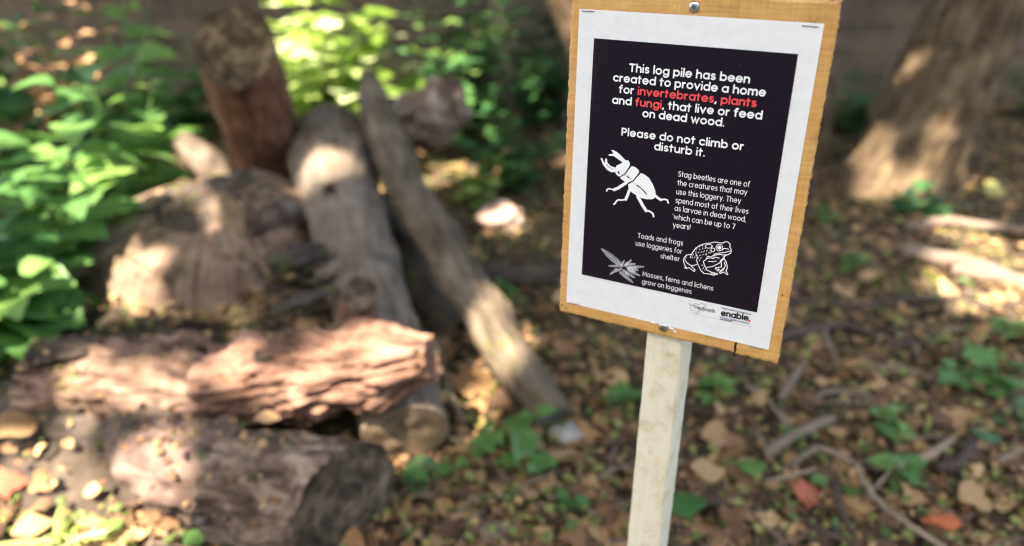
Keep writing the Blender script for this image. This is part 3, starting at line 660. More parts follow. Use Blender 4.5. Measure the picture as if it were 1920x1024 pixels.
def stems(n, r, h0, h1):
    return [(r*math.sqrt(random.random())*math.cos(a), r*math.sqrt(random.random())*math.sin(a), random.uniform(h0, h1)) for a in [random.uniform(0, 6.28) for _ in range(n)]]
def at_x(x, Y): return Vector((D(x, 400, Y).x, Y, 0))
NET = 'nettle like plants crowding the left edge'
PL = [('leafy green plant with sunlit serrated leaves at the far left edge', -60, 1.75, 5, .2, .45, .62, (.14, .2), (.45, 1)),
      ('green plant with large pale toothed leaves left of the big stump', 110, 2.0, 6, .17, .42, .62, (.14, .21), (.45, 1)),
      ('tall green plant reaching up beside the upright log', 300, 2.35, 5, .18, .5, .76, (.11, .17), (.4, 1)),
      ('dense dark green plant behind the stump on its left', 200, 2.5, 7, .28, .35, .6, (.12, .18), (.2, .8)),
      ('low broad leaved plant drooping over the left end of the pinkish log', 20, 1.75, 6, .16, .2, .34, (.14, .2), (.35, .95)),
      ('shaded green plant at the left edge behind the front nettles', 0, 2.6, 7, .3, .45, .75, (.13, .19), (.2, .85)),
      ('dark leafy plant in the upper left background', -10, 3.3, 11, .4, .5, .85, (.13, .2), (.2, .75)),
      ('half lit green plant behind the broken branch', 330, 2.9, 6, .25, .3, .62, (.09, .14), (.1, .75)),
      ('tall yellow green plant rising to the top edge left of the upright log', 300, 2.75, 8, .28, .6, .95, (.11, .17), (.45, 1)),
      ('tall pale green plant near the top left corner', 20, 3.0, 6, .3, .65, 1.0, (.12, .19), (.35, .95)),
      ('deep green plant against the wall at the upper left', 150, 3.9, 9, .45, .3, .75, (.12, .18), (.1, .65)),
      ('dark green plant in front of the wall behind the upright log', 420, 3.9, 8, .4, .25, .6, (.12, .17), (.1, .6))]
for lab, x, Y, n, r, h0, h1, sz, ti in PL:
    plant('nettle_plant', lab, 'plant', at_x(x-35, Y), stems(max(4, int(n*.92)), r, h0, h1), 'nettle', 'leaf_green', (sz[0]*.6, sz[1]*1.12), 5, ti, group=NET)
plant('nettle_seedling', 'bright green nettle seedling with heart shaped leaves by the foot of the pole', 'plant', G(965, 872), [(-.05, .0, .09), (.04, .04, .1), (.045, -.06, .05)], 'nettle', 'leaf_green', (.065, .085), 2, (.55, .75), stem_r=.002, start=.6)
plant('nettle_seedling', 'small green seedling with two pointed leaves beside the front log end', 'plant', G(845, 915), [(-.035, -.02, .05), (.04, .02, .06)], 'nettle', 'leaf_green', (.06, .08), 1, (.5, .7), stem_r=.002)
plant('nettle_seedling', 'tiny green seedling left of the foot of the post', 'plant', G(1070, 985), [(0, 0, .07)], 'nettle', 'leaf_green', (.045, .06), 2, (.4, .65), stem_r=.0015)
plant('ivy_sprig', 'green ivy sprig with lobed leaves on the ground at the right', 'ivy', G(1832, 735), [(-.05, .02, .05), (.06, .03, .06), (.0, -.03, .03)], 'ivy', 'leaf_green', (.075, .1), 2, (.55, .8), 2, .3, .15, stem_r=.002, start=.7)
plant('ivy_sprig', 'small dark ivy sprig at the right edge under the litter', 'ivy', G(1905, 800), [(.03, .02, .05), (.0, -.03, .03)], 'ivy', 'leaf_ivy', (.05, .07), 2, (.4, .8), 2, .3, .15, stem_r=.002)
plant('ivy_sprig', 'dark ivy sprig growing at the foot of the leaning tree', 'ivy', G(1712, 400), [(-.06, .0, .08), (.08, .0, .08), (0, .0, .12), (.15, -.05, .05)], 'ivy', 'leaf_ivy', (.07, .1), 3, (.2, .8), 2, .3, .15, stem_r=.002)
for lab, x, y in (('small green weed sprig right of the arched twig', 1672, 815), ('small green weed left of the post under the sign edge', 1172, 768), ('green weed sprig in the shade beside the pole', 905, 610),
                  ('weed sprig among the litter right of the sign edge', 1600, 500), ('small weed sprig just right of the post', 1340, 745), ('green weed near the right edge beyond the ivy sprig', 1890, 640), ('weed sprig between the brick fragment and the ivy leaf', 1690, 900),
                  ('weed sprig at the foot of the short stump', 1545, 420), ('small weed in front of the thick dark branch', 940, 560)):
    plant('weed_sprig', lab, 'weed', G(x, y), [(.0, .0, random.uniform(.04, .07)), (random.uniform(-.03, .03), .02, random.uniform(.03, .05))], 'nettle', 'leaf_green', (.035, .06), 3, (.45, .95), group='weed sprigs on the littered ground', stem_r=.0015)
plant('grass_tuft', 'yellow green grass blades at the bottom left', 'grass', G(105, 1030), [(-.04, .0, .02), (.0, .02, .02), (.04, .0, .02)], 'blade', 'leaf_lime', (.09, .13), 2, (.3, .8), 3, .4, .1, stem_r=.001, spread=.2)
IV = [('dark ivy bush behind the chunks of wood', 880, 3.7, 22, .5, .3, 1.0, (.08, .12), (.05, 1), 'leaf_ivy', 'ivy'),
      ('shadowy ivy bush left of the sign top', 1010, 4.1, 20, .5, .3, .95, (.08, .12), (.0, .9), 'leaf_ivy', 'ivy'),
      ('low dark ivy creeping at the foot of the wall behind the pole', 960, 3.1, 9, .35, .15, .35, (.06, .09), (.1, .95), 'leaf_ivy', 'ivy'),
      ('low ivy creeping between the stump and the leaning tree', 1560, 4.0, 8, .4, .1, .3, (.07, .1), (.1, .8), 'leaf_ivy', 'ivy'),
      ('dark ivy at the wall foot right of the leaning tree', 1900, 4.3, 8, .4, .1, .4, (.07, .1), (.1, .9), 'leaf_ivy', 'ivy')]
for lab, x, Y, n, r, h0, h1, sz, ti, mt, kd in IV:
    plant('ivy_bush', lab, 'ivy', at_x(x, Y), stems(n, r, h0, h1), kd, mt, sz, 9, ti, 2, .5, .15, 'stem_brown')
plant('sunlit_shrub', 'yellow green shrub glowing in the sun behind the leaning logs', 'shrub', at_x(645, 3.35), stems(24, .45, .35, .95), 'ivy', 'leaf_lime', (.12, .2), 6, (.1, 1), 2, .5, .15, 'stem_brown')
plant('sunlit_shrub', 'small yellow green sprig beside the pinkish stone', 'shrub', at_x(900, 2.9), stems(5, .15, .1, .26), 'ivy', 'leaf_lime', (.05, .08), 4, (.0, .7), 2, .5, .15, 'stem_brown')
plant('dry_shrub', 'brown withered plant in the upper left background', 'shrub', at_x(165, 3.2), stems(12, .3, .5, .95), 'oval', 'leaf_dry', (.08, .12), 6, (.3, .65), 2, .6, .2, 'stem_brown')

# ================================================================== THE NOTICE ON ITS POST
RS = np.array([[0.88659275, 0.01026922, -0.46243684], [0.19967022, -0.91030516, 0.36259663], [-0.41723506, -0.41381041, -0.80912042]])
TS = np.array([0.15269189, -0.08318578, 0.71310304])
CW = np.array([[1, 0, 0], [0, -math.sin(PITCH), math.cos(PITCH)], [0, -math.cos(PITCH), -math.sin(PITCH)]])   # camera axes in the world
SR, ST = CW@RS, CW@TS + np.array([0, 0, H])
HI = np.linalg.inv(np.diag([F, F, 1])@np.c_[RS[:, 0], RS[:, 1], TS])
def pp(x, y):                     # place on the sheet, metres from its middle
    p = HI@np.array([x-960, y-512, 1]); return p[:2]/p[2]
def sw(x, y, z=0.): return Vector(ST + SR@np.array([x, y, z]))
ZP, ZK, ZT, ZD = .0004, .0007, .0010, .0013

def ribbon(pts, w, closed=False, caps=True):
    """flat stroke of width w -> 2d verts, faces"""
    P = [np.array(p, float) for p in pts]; Q = [P[0]]
    for p in P[1:]:
        if np.linalg.norm(p-Q[-1]) > 1e-7: Q.append(p)
    if closed and np.linalg.norm(Q[0]-Q[-1]) < 1e-6: Q.pop()
    n = len(Q); v, f = [], []; h = w/2
    if n == 1:
        v = [Q[0]+h*np.array([math.cos(a), math.sin(a)]) for a in np.linspace(0, 2*math.pi, 15)[:-1]]; return v, [tuple(range(14))]
    nor = []
    for i in range(n):
        a = Q[i-1] if (i or closed) else None; b = Q[(i+1) % n] if (i < n-1 or closed) else None
        d1 = (Q[i]-a)/np.linalg.norm(Q[i]-a) if a is not None else None; d2 = (b-Q[i])/np.linalg.norm(b-Q[i]) if b is not None else None
        if d1 is None: d1 = d2
        if d2 is None: d2 = d1
        n1, n2 = np.array([-d1[1], d1[0]]), np.array([-d2[1], d2[0]]); m = n1+n2; L = np.linalg.norm(m)
        m = n1 if L < .2 else m/L; nor.append(m/max(.45, float(m@n1)))
    for q, m in zip(Q, nor): v += [q+m*h, q-m*h]
    for i in range(n if closed else n-1):
        a, b = 2*i, 2*((i+1) % n); f.append((a, a+1, b+1, b))
    if caps and not closed:
        for e in (0, n-1):
            d = (Q[0]-Q[1]) if e == 0 else (Q[-1]-Q[-2]); th = math.atan2(d[1], d[0])
            idx = [2*e] if e else [2*e+1]; o = len(v)
            arc = [Q[e]+h*np.array([math.cos(th+t), math.sin(th+t)]) for t in np.linspace(-math.pi/2, math.pi/2, 9)[1:-1]]
            v += arc; f.append((2*e+1, *range(o, o+7), 2*e) if e else (2*e, *range(o, o+7), 2*e+1))
    return v, f
class Flat:
    def __init__(s, z): s.v, s.f, s.z, s.k = [], [], z, 0
    def add(s, v, f):
        o = len(s.v); z = s.z+s.k*3e-6; s.k = (s.k+1) % 60
        s.v += [sw(p[0], p[1], z) for p in v]; s.f += [tuple(i+o for i in q) for q in f]
    def stroke(s, pts, w, closed=False): s.add(*ribbon(pts, w, closed))
    def poly(s, pts): s.add(pts, [tuple(range(len(pts)))])
    def build(s, name, mat, parent): return link(name, mesh(name, s.v, s.f), mat, parent, smooth=False)
def arc(cx, cy, rx, a0, a1, n=14, ry=None):
    ry = rx if ry is None else ry
    return [(cx+rx*math.cos(R(a)), cy+ry*math.sin(R(a))) for a in np.linspace(a0, a1, n)]
O = ('o', .5)
def glyphs():
    g = {}; ring = [arc(.5, .5, .5, 0, 360, 25)]
    g['o'] = (1, ring); g['a'] = (1, ring+[[(1, 1), (1, 0)]]); g['b'] = (1, ring+[[(0, 1.5), (0, 0)]]); g['d'] = (1, ring+[[(1, 1.5), (1, 0)]])
    g['p'] = (1, ring+[[(0, 1), (0, -.45)]]); g['g'] = (1, ring+[[(1, 1), (1, 0)]+arc(.5, -.02, .5, 0, -145, 12, .45)])
    g['c'] = (.88, [arc(.5, .5, .5, 45, 315, 18)]); g['e'] = (1, [[(.02, .5), (1, .5)]+arc(.5, .5, .5, 8, 318, 22)])
    g['f'] = (.5, [[(.18, 0), (.18, 1.2)]+arc(.46, 1.2, .28, 180, 80, 7), [(-.05, .98), (.46, .98)]])
    g['h'] = (.86, [[(0, 1.5), (0, 0)], arc(.43, .57, .43, 180, 0, 12)+[(.86, 0)]]); g['n'] = (.86, [[(0, 1), (0, 0)], arc(.43, .57, .43, 180, 0, 12)+[(.86, 0)]])
    g['m'] = (1.5, [[(0, 1), (0, 0)], arc(.375, .62, .375, 180, 0, 11)+[(.75, 0)], arc(1.125, .62, .375, 180, 0, 11)+[(1.5, 0)]])
    g['i'] = (0, [[(0, .95), (0, 0)], [(0, 1.5)]]); g['l'] = (0, [[(0, 1.5), (0, 0)]]); g['r'] = (.45, [[(0, 1), (0, 0)], arc(.45, .52, .45, 180, 92, 9)])
    g['s'] = (.68, [arc(.34, .74, .29, 35, 270, 11, .26)+arc(.34, .24, .33, 80, -145, 11, .24)])
    g['t'] = (.5, [[(.2, 1.38), (.2, 0)], [(-.08, .98), (.5, .98)]]); g['u'] = (.86, [[(0, 1)]+arc(.43, .43, .43, 180, 360, 12)+[(.86, 1)], [(.86, 1), (.86, 0)]])
    g['v'] = (.9, [[(0, 1), (.45, 0), (.9, 1)]]); g['w'] = (1.4, [[(0, 1), (.37, 0), (.7, .95), (1.03, 0), (1.4, 1)]]); g['y'] = (.9, [[(0, 1), (.46, .03)], [(.9, 1), (.3, -.45)]])
    g['T'] = (.95, [[(0, 1.4), (.95, 1.4)], [(.475, 1.4), (.475, 0)]]); g['P'] = (.85, [[(0, 0), (0, 1.4), (.45, 1.4)]+arc(.47, 1.02, .38, 90, -90, 10)+[(0, .64)]])
    g['S'] = (.88, [arc(.44, 1.03, .38, 35, 270, 12, .36)+arc(.44, .33, .43, 85, -150, 12, .34)]); g['M'] = (1.3, [[(0, 0), (0, 1.4), (.65, .45), (1.3, 1.4), (1.3, 0)]])
    g['W'] = (1.8, [[(0, 1.4), (.45, 0), (.9, 1.35), (1.35, 0), (1.8, 1.4)]]); g['F'] = (.8, [[(0, 0), (0, 1.4), (.8, 1.4)], [(0, .75), (.7, .75)]]); g['N'] = (1.05, [[(0, 0), (0, 1.4), (1.05, 0), (1.05, 1.4)]])
    g['C'] = (1.2, [arc(.68, .7, .68, 45, 315, 18)]); g['7'] = (.8, [[(0, 1.4), (.82, 1.4), (.3, 0)]])
    g['.'] = (0, [[(0, .02)]]); g[','] = (.06, [[(.06, .05), (-.04, -.24)]]); g['!'] = (0, [[(0, 1.4), (0, .42)], [(0, .02)]]); g['*'] = (.15, [[(.05, 1.32)], [(.07, 1.18)]])
    return g
GL = glyphs()
def text(fl, s, a, b, xh, w, gap=.42, sub=None):
    """one line from pixel-measured baseline ends; sub: flats by character index"""
    a, b = pp(*a), pp(*b); d = b-a; L = np.linalg.norm(d); ex = d/L; ey = np.array([-ex[1], ex[0]]); x = 0; items = []
    wr = w/xh
    for i, ch in enumerate(s):
        if ch == ' ': x += .6; continue
        wd, st = GL[ch]; items.append((i, x, st)); x += wd+gap
    tot = x-gap+wr; kx = L/tot
    for i, x0, st in items:
        dst = fl if sub is None or i not in sub else sub[i]
        for q in st: dst.stroke([a+ex*(kx*(x0+wr/2+px_))+ey*((xh-w)*py_+w/2) for px_, py_ in q], w)

def build_sign():
    foot = sw(.0014, -(ST[2]+.02)/SR[2, 1], -.035)
    root = empty('notice_sign', foot, 'wooden notice board with a black and white printed sheet on a cream painted post', 'sign')
    # ---- post
    m, nt, b = newmat('cream paint'); b.inputs['Roughness'].default_value = .55
    tc = N(nt, 'ShaderNodeUVMap'); mp = N(nt, 'ShaderNodeMapping'); mp.inputs['Scale'].default_value = (120, 14, 1); nt.links.new(tc.outputs[0], mp.inputs[0])
    n = N(nt, 'ShaderNodeTexNoise', Scale=1, Detail=8, Roughness=.7); nt.links.new(mp.outputs[0], n.inputs[0])
    n2 = N(nt, 'ShaderNodeTexNoise', Scale=26, Detail=8, Roughness=.72); nt.links.new(tc.outputs[0], n2.inputs[0])
    r = ramp(nt, [(.28, (.5, .4, .25)), (.37, (.66, .595, .45)), (.62, (.71, .655, .525))], n.outputs[0])
    r2 = ramp(nt, [(.33, (.38, .29, .17)), (.39, (.8, .75, .63)), (.5, (1, 1, 1))], n2.outputs[0])
    mx = N(nt, 'ShaderNodeMix', data_type='RGBA'); mx.blend_type = 'MULTIPLY'; mx.inputs[0].default_value = .75
    nt.links.new(r.outputs[0], mx.inputs[6]); nt.links.new(r2.outputs[0], mx.inputs[7])
    at = N(nt, 'ShaderNodeAttribute', attribute_name='tint'); wm = N(nt, 'ShaderNodeMath', operation='MULTIPLY'); nt.links.new(at.outputs['Fac'], wm.inputs[0])
    r3 = ramp(nt, [(.52, (0, 0, 0)), (.68, (.6, .6, .6))], n.outputs[0]); nt.links.new(r3.outputs[0], wm.inputs[1])
    m2 = N(nt, 'ShaderNodeMix', data_type='RGBA'); nt.links.new(wm.outputs[0], m2.inputs[0]); nt.links.new(mx.outputs[2], m2.inputs[6]); m2.inputs[7].default_value = (.42, .3, .16, 1)
    nt.links.new(m2.outputs[2], b.inputs['Base Color']); bump(nt, b, n.outputs[0], .25, .0015)
    x0, x1, z0, z1, rd = -.0176, .0206, -.0095, -.0585, .0035
    sec, wear = [], []
    for cx, cz, a0 in ((x1-rd, z0-rd, 0), (x0+rd, z0-rd, 90), (x0+rd, z1+rd, 180), (x1-rd, z1+rd, 270)):
        for k in range(5):
            a = R(a0+k*22.5); sec.append((cx+rd*math.cos(a), cz+rd*math.sin(a))); wear.append((1. if k in (1, 2, 3) else .25) if a0 == 0 else .12)
    v, f, uv, tn = [], [], [], []; ns = len(sec); y_top, y_bot, nr = .155, -(ST[2]+.25)/SR[2, 1], 150
    for i in range(nr):
        y = y_top+(y_bot-y_top)*i/(nr-1)
        for j, (sx, sz) in enumerate(sec):
            jj = .0006*nz(sx*60, y*40, sz*60, 2)+.0005*nz(sx*60, y*200, sz*60, 4)
            v.append(sw(sx+jj, y, sz+(jj if sz > z0-.01 else 0))); uv.append((sx-sz, y)); tn.append(wear[j])
    for i in range(nr-1):
        for j in range(ns):
            a, b_ = i*ns+j, i*ns+(j+1) % ns; f.append((a, b_, b_+ns, a+ns))
    f.append(tuple(range(ns)))
    po = link('post', mesh('post', v, f, uv, tn), m, root)
    # ---- board
    mb, nt, b = newmat('varnished plywood'); b.inputs['Roughness'].default_value = .5
    tc = N(nt, 'ShaderNodeUVMap'); mp = N(nt, 'ShaderNodeMapping'); mp.inputs['Scale'].default_value = (28, 260, 1); nt.links.new(tc.outputs[0], mp.inputs[0])
    n = N(nt, 'ShaderNodeTexNoise', Scale=1, Detail=7, Roughness=.62, Distortion=.4); nt.links.new(mp.outputs[0], n.inputs[0])
    n2 = N(nt, 'ShaderNodeTexNoise', Scale=24, Detail=5); nt.links.new(tc.outputs[0], n2.inputs[0])
    mp3 = N(nt, 'ShaderNodeMapping'); mp3.inputs['Scale'].default_value = (420, 40, 1); nt.links.new(tc.outputs[0], mp3.inputs[0])
    n3 = N(nt, 'ShaderNodeTexNoise', Scale=1, Detail=4); nt.links.new(mp3.outputs[0], n3.inputs[0])
    mx = N(nt, 'ShaderNodeMix', data_type='FLOAT'); mx.inputs[0].default_value = .4; nt.links.new(n.outputs[0], mx.inputs[2]); nt.links.new(n2.outputs[0], mx.inputs[3])
    mx2 = N(nt, 'ShaderNodeMix', data_type='FLOAT'); mx2.inputs[0].default_value = .22; nt.links.new(mx.outputs[0], mx2.inputs[2]); nt.links.new(n3.outputs[0], mx2.inputs[3])
    r = ramp(nt, [(.32, (.3, .14, .038)), (.45, (.5, .262, .075)), (.58, (.6, .345, .115)), (.7, (.68, .44, .18))], mx2.outputs[0])
    nt.links.new(r.outputs[0], b.inputs['Base Color']); bump(nt, b, mx2.outputs[0], .25, .001)
    me_, nt, b = newmat('sawn plywood edge'); b.inputs['Roughness'].default_value = .9
    tc = N(nt, 'ShaderNodeUVMap'); n = N(nt, 'ShaderNodeTexNoise', Scale=420, Detail=5, Roughness=.7); nt.links.new(tc.outputs[0], n.inputs[0])
    r = ramp(nt, [(.34, (.1, .045, .015)), (.46, (.36, .19, .062)), (.66, (.56, .36, .16))], n.outputs[0]); nt.links.new(r.outputs[0], b.inputs['Base Color']); bump(nt, b, n.outputs[0], .8, .0015)
    bx0, bx1, by0, by1 = -.1133, .1147, -.1612, .1658
    nx, ny = 92, 130; v, uv, f, mi = [], [], [], []
    def edge_j(x, y): return .0003*nz(x*90, y*90, 0, 31)+.0007*nz(x*700, y*700, 0, 33)
    for j in range(ny+1):
        for i in range(nx+1):
            x, y = bx0+(bx1-bx0)*i/nx, by0+(by1-by0)*j/ny; z = 0
            e = min(i, nx-i, j, ny-j)
            if i in (0, nx): x += edge_j(x, y)*1.4
            if j in (0, ny): y += edge_j(x, y)*1.4
            if e == 0: z = -.0011+.0008*nz(x*300, y*300, 0, 5)
            v.append((x, y, z)); uv.append((x, y))
    for j in range(ny):
        for i in range(nx):
            a = j*(nx+1)+i; f.append((a, a+1, a+nx+2, a+nx+1)); mi.append(0)
    per = [i for i in range(nx+1)]+[(j+1)*(nx+1)-1 for j in range(1, ny+1)]+[ny*(nx+1)+i for i in range(nx-1, -1, -1)]+[j*(nx+1) for j in range(ny-1, 0, -1)]
    prev = per; s = 0
    for k, zz in enumerate((-.0035, -.006, -.0088)):
        cur = []
        for q, pi in enumerate(per):
            x, y, _ = v[pi]; cur.append(len(v)); jj = .0009*nz(x*500, y*500, zz*900, 8); cx, cy = (1 if x > 0 else -1), (1 if y > 0 else -1)
            ex = abs(x-bx0) < .003 or abs(x-bx1) < .003; v.append((x+(jj*cx if ex else 0), y+(0 if ex else jj*cy), zz)); uv.append((q*.0025, zz))
        L = len(per)
        for q in range(L): f.append((prev[q], cur[q], cur[(q+1) % L], prev[(q+1) % L])[::-1]); mi.append(1)
        prev = cur
    f.append(tuple(prev[::-1])); mi.append(1)
    me = mesh('board', [sw(*p) for p in v], f, uv); bo = link('board', me, [mb, me_], root, smooth=False); me.polygons.foreach_set('material_index', mi)
    fl = Flat(.0003); mdk = mat_flat('dark split', (.02, .014, .01), .9); fl.poly([pp(1379.5, 643.5)+np.array(o) for o in ((-.0006, .0015), (.0014, .0012), (.001, -.004), (.0017, -.007), (.0008, -.0105), (.0019, -.0145), (-.0002, -.0146), (-.0012, -.011), (-.0002, -.008), (-.0012, -.005))])
    fl.build('crack', mdk, bo)
    for x, y, q in ((1467, 553, .0009), (1381, 664, .001), (1527, 42, .0007), (1054, 572, .0012), (1062, 578, .001)): fl = Flat(.0003); fl.poly([pp(x, y)+q*np.array((math.cos(t), .8*math.sin(t))) for t in np.linspace(0, 5.8, 9)]); fl.build('nail_hole', mdk, bo)
    fl = Flat(.0004); fl.poly([pp(1265, 12.5)+.0013*np.array((math.cos(t), 1.2*math.sin(t))) for t in np.linspace(0, 5.8, 9)]); fl.build('resin_drop', mat_flat('resin', (.75, .45, .08), .2, .5), bo)
    # ---- printed sheet
    mpap, nt, b = newmat('white paper'); b.inputs['Roughness'].default_value = .45
    tc = N(nt, 'ShaderNodeUVMap'); n = N(nt, 'ShaderNodeTexNoise', Scale=70, Detail=8, Roughness=.7); nt.links.new(tc.outputs[0], n.inputs[0])
    n2 = N(nt, 'ShaderNodeTexNoise', Scale=240, Detail=3); nt.links.new(tc.outputs[0], n2.inputs[0])
    r = ramp(nt, [(.3, (.66, .665, .67)), (.55, (.72, .72, .725)), (.7, (.74, .74, .74))], n.outputs[0])
    r2 = ramp(nt, [(.24, (.35, .33, .3)), (.285, (1, 1, 1))], n2.outputs[0]); mx = N(nt, 'ShaderNodeMix', data_type='RGBA'); mx.blend_type = 'MULTIPLY'; mx.inputs[0].default_value = .6
    nt.links.new(r.outputs[0], mx.inputs[6]); nt.links.new(r2.outputs[0], mx.inputs[7]); nt.links.new(mx.outputs[2], b.inputs['Base Color'])
    bump(nt, b, n.outputs[0], .12, .001)
    nx, ny = 42, 60; v, uv, f = [], [], []
    for j in range(ny+1):
        for i in range(nx+1):
            x, y = -.105+.21*i/nx, -.1485+.297*j/ny
            v.append(sw(x, y, ZP+(.0002*nz(x*30, y*30, 0, 2)*0))); uv.append((x, y))
    for j in range(ny):
        for i in range(nx):
            a = j*(nx+1)+i; f.append((a, a+1, a+nx+2, a+nx+1))
    sheet = link('printed_sheet', mesh('printed_sheet', v, f, uv), mpap, root)
    mk, nt, b = newmat('black print'); b.inputs['Roughness'].default_value = .36; b.inputs['Specular IOR Level'].default_value = .16
    tc = N(nt, 'ShaderNodeUVMap'); n = N(nt, 'ShaderNodeTexNoise', Scale=900, Detail=3, Roughness=.6); nt.links.new(tc.outputs[0], n.inputs[0])
    sx = N(nt, 'ShaderNodeSeparateXYZ'); nt.links.new(tc.outputs[0], sx.inputs[0])
    n4 = N(nt, 'ShaderNodeTexNoise', Scale=38, Detail=4); nt.links.new(tc.outputs[0], n4.inputs[0])
    mr = N(nt, 'ShaderNodeMapRange'); nt.links.new(sx.outputs[0], mr.inputs[0])
    for k, q in enumerate((-.0895, -.078, .11, 0)): mr.inputs[k+1].default_value = q
    mr2 = N(nt, 'ShaderNodeMapRange'); nt.links.new(sx.outputs[1], mr2.inputs[0])
    for k, q in enumerate((.052, .066, 0, 1)): mr2.inputs[k+1].default_value = q
    mm = N(nt, 'ShaderNodeMath', operation='MULTIPLY'); nt.links.new(mr.outputs[0], mm.inputs[0]); nt.links.new(mr2.outputs[0], mm.inputs[1])
    ad = N(nt, 'ShaderNodeMath', operation='ADD'); nt.links.new(n.outputs[0], ad.inputs[0]); nt.links.new(mm.outputs[0], ad.inputs[1])
    ad2 = N(nt, 'ShaderNodeMath', operation='MULTIPLY_ADD'); nt.links.new(n4.outputs[0], ad2.inputs[0]); ad2.inputs[1].default_value = .12; nt.links.new(ad.outputs[0], ad2.inputs[2])
    r = ramp(nt, [(.76, (.010, .006, .0135)), (.82, (.3, .26, .25))], ad2.outputs[0]); nt.links.new(r.outputs[0], b.inputs['Base Color'])
    v, uv, f = [], [], []
    for j in range(21):
        for i in range(15):
            x, y = -.0892+.1783*i/14, -.1124+.2363*j/20; v.append(sw(x, y, ZK)); uv.append((x, y))
    for j in range(20):
        for i in range(14): f.append((j*15+i, j*15+i+1, j*15+i+16, j*15+i+15))
    link('black_panel', mesh('black_panel', v, f, uv), mk, sheet)
    white = mat_flat('white print', (.8, .8, .8), .45); red = mat_flat('red print', (.74, .075, .085), .45); ink = mat_flat('black ink', (.02, .018, .025), .45); navy = mat_flat('navy ink', (.06, .05, .16), .5); grey = mat_flat('grey ink', (.2, .19, .26), .5)
    # ---- headline
    z7 = lambda x, y: (1120+x/4.0947, 70+y/4.096)
    fw, fr = Flat(ZT), Flat(ZT)
    def sub(s, words):
        d = {}
        for w_ in words:
            k = s.index(w_); d.update({i: fr for i in range(k, k+len(w_))})
        return d
    for s, a, b_, reds in (('This log pile has been', (246, 264), (1170, 355), ()), ('created to provide a home', (124, 337), (1291, 456), ()), ('for invertebrates, plants', (168, 427), (1221, 537), ('invertebrates', 'plants')),
                           ('and fungi, that live or feed', (116, 508), (1264, 632), ('fungi',)), ('on dead wood.', (348, 611), (974, 686), ()), ('Please do not climb or', (188, 753), (1122, 868), ()), ('disturb it.', (438, 864), (825, 916), ())):
        text(fw, s, z7(*a), z7(*b_), .0058, .00142, .44, sub(s, reds) if reds else None)
    fw.build('headline_text', white, sheet); fr.build('red_words', red, sheet)
    # ---- small text
    z8 = lambda x, y: (1240+x/6.825, 300+y/6.827); z4 = lambda x, y: (1110+x/6.857, 430+y/6.854); z5 = lambda x, y: (1230+x/6.4, 540+y/6.4); z3 = lambda x, y: (1100+x/6.829, 270+y/6.827)
    fs = Flat(ZT)
    for s, a, b_ in (('Stag beetles are one of', (218, 208), (1130, 346)), ('the creatures that may', (210, 321), (1098, 446)), ('use this loggery. They', (195, 434), (1018, 552)), ('spend most of their lives', (184, 543), (1114, 690)),
                     ('as larvae in dead wood,', (173, 645), (1082, 790)), ('*which can be up to 7', (143, 750), (942, 884)), ('years!', (150, 858), (372, 890))):
        text(fs, s, z8(*a), z8(*b_), .0040, .00057, .42)
    for s, a, b_ in (('Toads and frogs', (592, 106), (1170, 205)), ('use loggeries for', (566, 203), (1160, 312)), ('shelter', (885, 367), (1128, 410)), ('Mosses, ferns and lichens', (655, 596), (1560, 785)), ('grow on loggeries', (648, 694), (1280, 825))):
        text(fs, s, z4(*a), z4(*b_), .0039, .00052, .42)
    fs.build('small_text', white, sheet)
    # ---- beetle
    fb = Flat(ZT); Z3 = lambda L: [pp(*z3(*q)) for q in L]
    fb.poly(Z3([(375, 295), (392, 270), (430, 255), (468, 232), (505, 205), (540, 208), (555, 240), (560, 275), (530, 325), (500, 370), (425, 416), (385, 390), (368, 355)]))                     # head
    fb.poly(Z3([(320, 75), (350, 78), (400, 105), (450, 150), (500, 205), (468, 236), (420, 200), (350, 150), (290, 147), (282, 133), (350, 120)]))                                               # upper jaw
    fb.poly(Z3([(188, 172), (204, 180), (232, 245), (243, 190), (255, 180), (265, 190), (272, 235), (310, 280), (372, 300), (368, 356), (320, 358), (262, 325), (215, 262), (185, 190)]))            # lower jaw
    fb.poly(Z3([(580, 280), (625, 292), (670, 330), (676, 362), (640, 405), (600, 465), (545, 490), (495, 480), (445, 445), (432, 425), (505, 378), (540, 330)]))                                    # thorax
    fb.poly(Z3([(700, 370), (740, 385), (800, 430), (850, 510), (882, 590), (888, 650), (868, 695), (830, 706), (760, 702), (690, 684), (640, 655), (565, 602), (540, 560), (535, 515), (605, 475), (650, 420)]))  # wing cases
    px1 = abs(pp(1200, 350)[0]-pp(1201, 350)[0])/6.83
    for L, w in (([(515, 488), (470, 520), (410, 560), (355, 583)], 38), ([(355, 583), (320, 575), (285, 568), (265, 582), (262, 600)], 17), ([(550, 590), (530, 650), (505, 705)], 36), ([(505, 705), (460, 715), (405, 712), (380, 735), (368, 760), (352, 768)], 19),
                 ([(660, 675), (690, 725), (725, 790), (765, 850)], 40), ([(765, 850), (805, 855), (850, 885), (862, 925)], 22), ([(885, 660), (920, 690), (955, 712)], 34), ([(955, 712), (1000, 703), (1038, 715), (1048, 750)], 20)):
        fb.stroke(Z3(L), w*px1)
    fb.build('beetle_picture', white, sheet)
    dk = mat_flat('dark print', (.010, .006, .0135), .36, .16); fd = Flat(ZD)
    for L, w in (([(648, 522), (700, 560), (740, 600), (772, 636)], 13), ([(410, 350), (420, 375)], 18), ([(525, 408), (548, 428)], 15), ([(499, 403)], 11), ([(570, 443)], 11), ([(262, 258), (285, 285), (312, 305)], 8), ([(333, 313)], 12),
                 ([(560, 278), (520, 345), (490, 385), (428, 420)], 12), ([(678, 368), (640, 420), (600, 468), (538, 498)], 12)):
        fd.stroke(Z3(L), w*px1)
    fd.build('beetle_lines', dk, sheet)
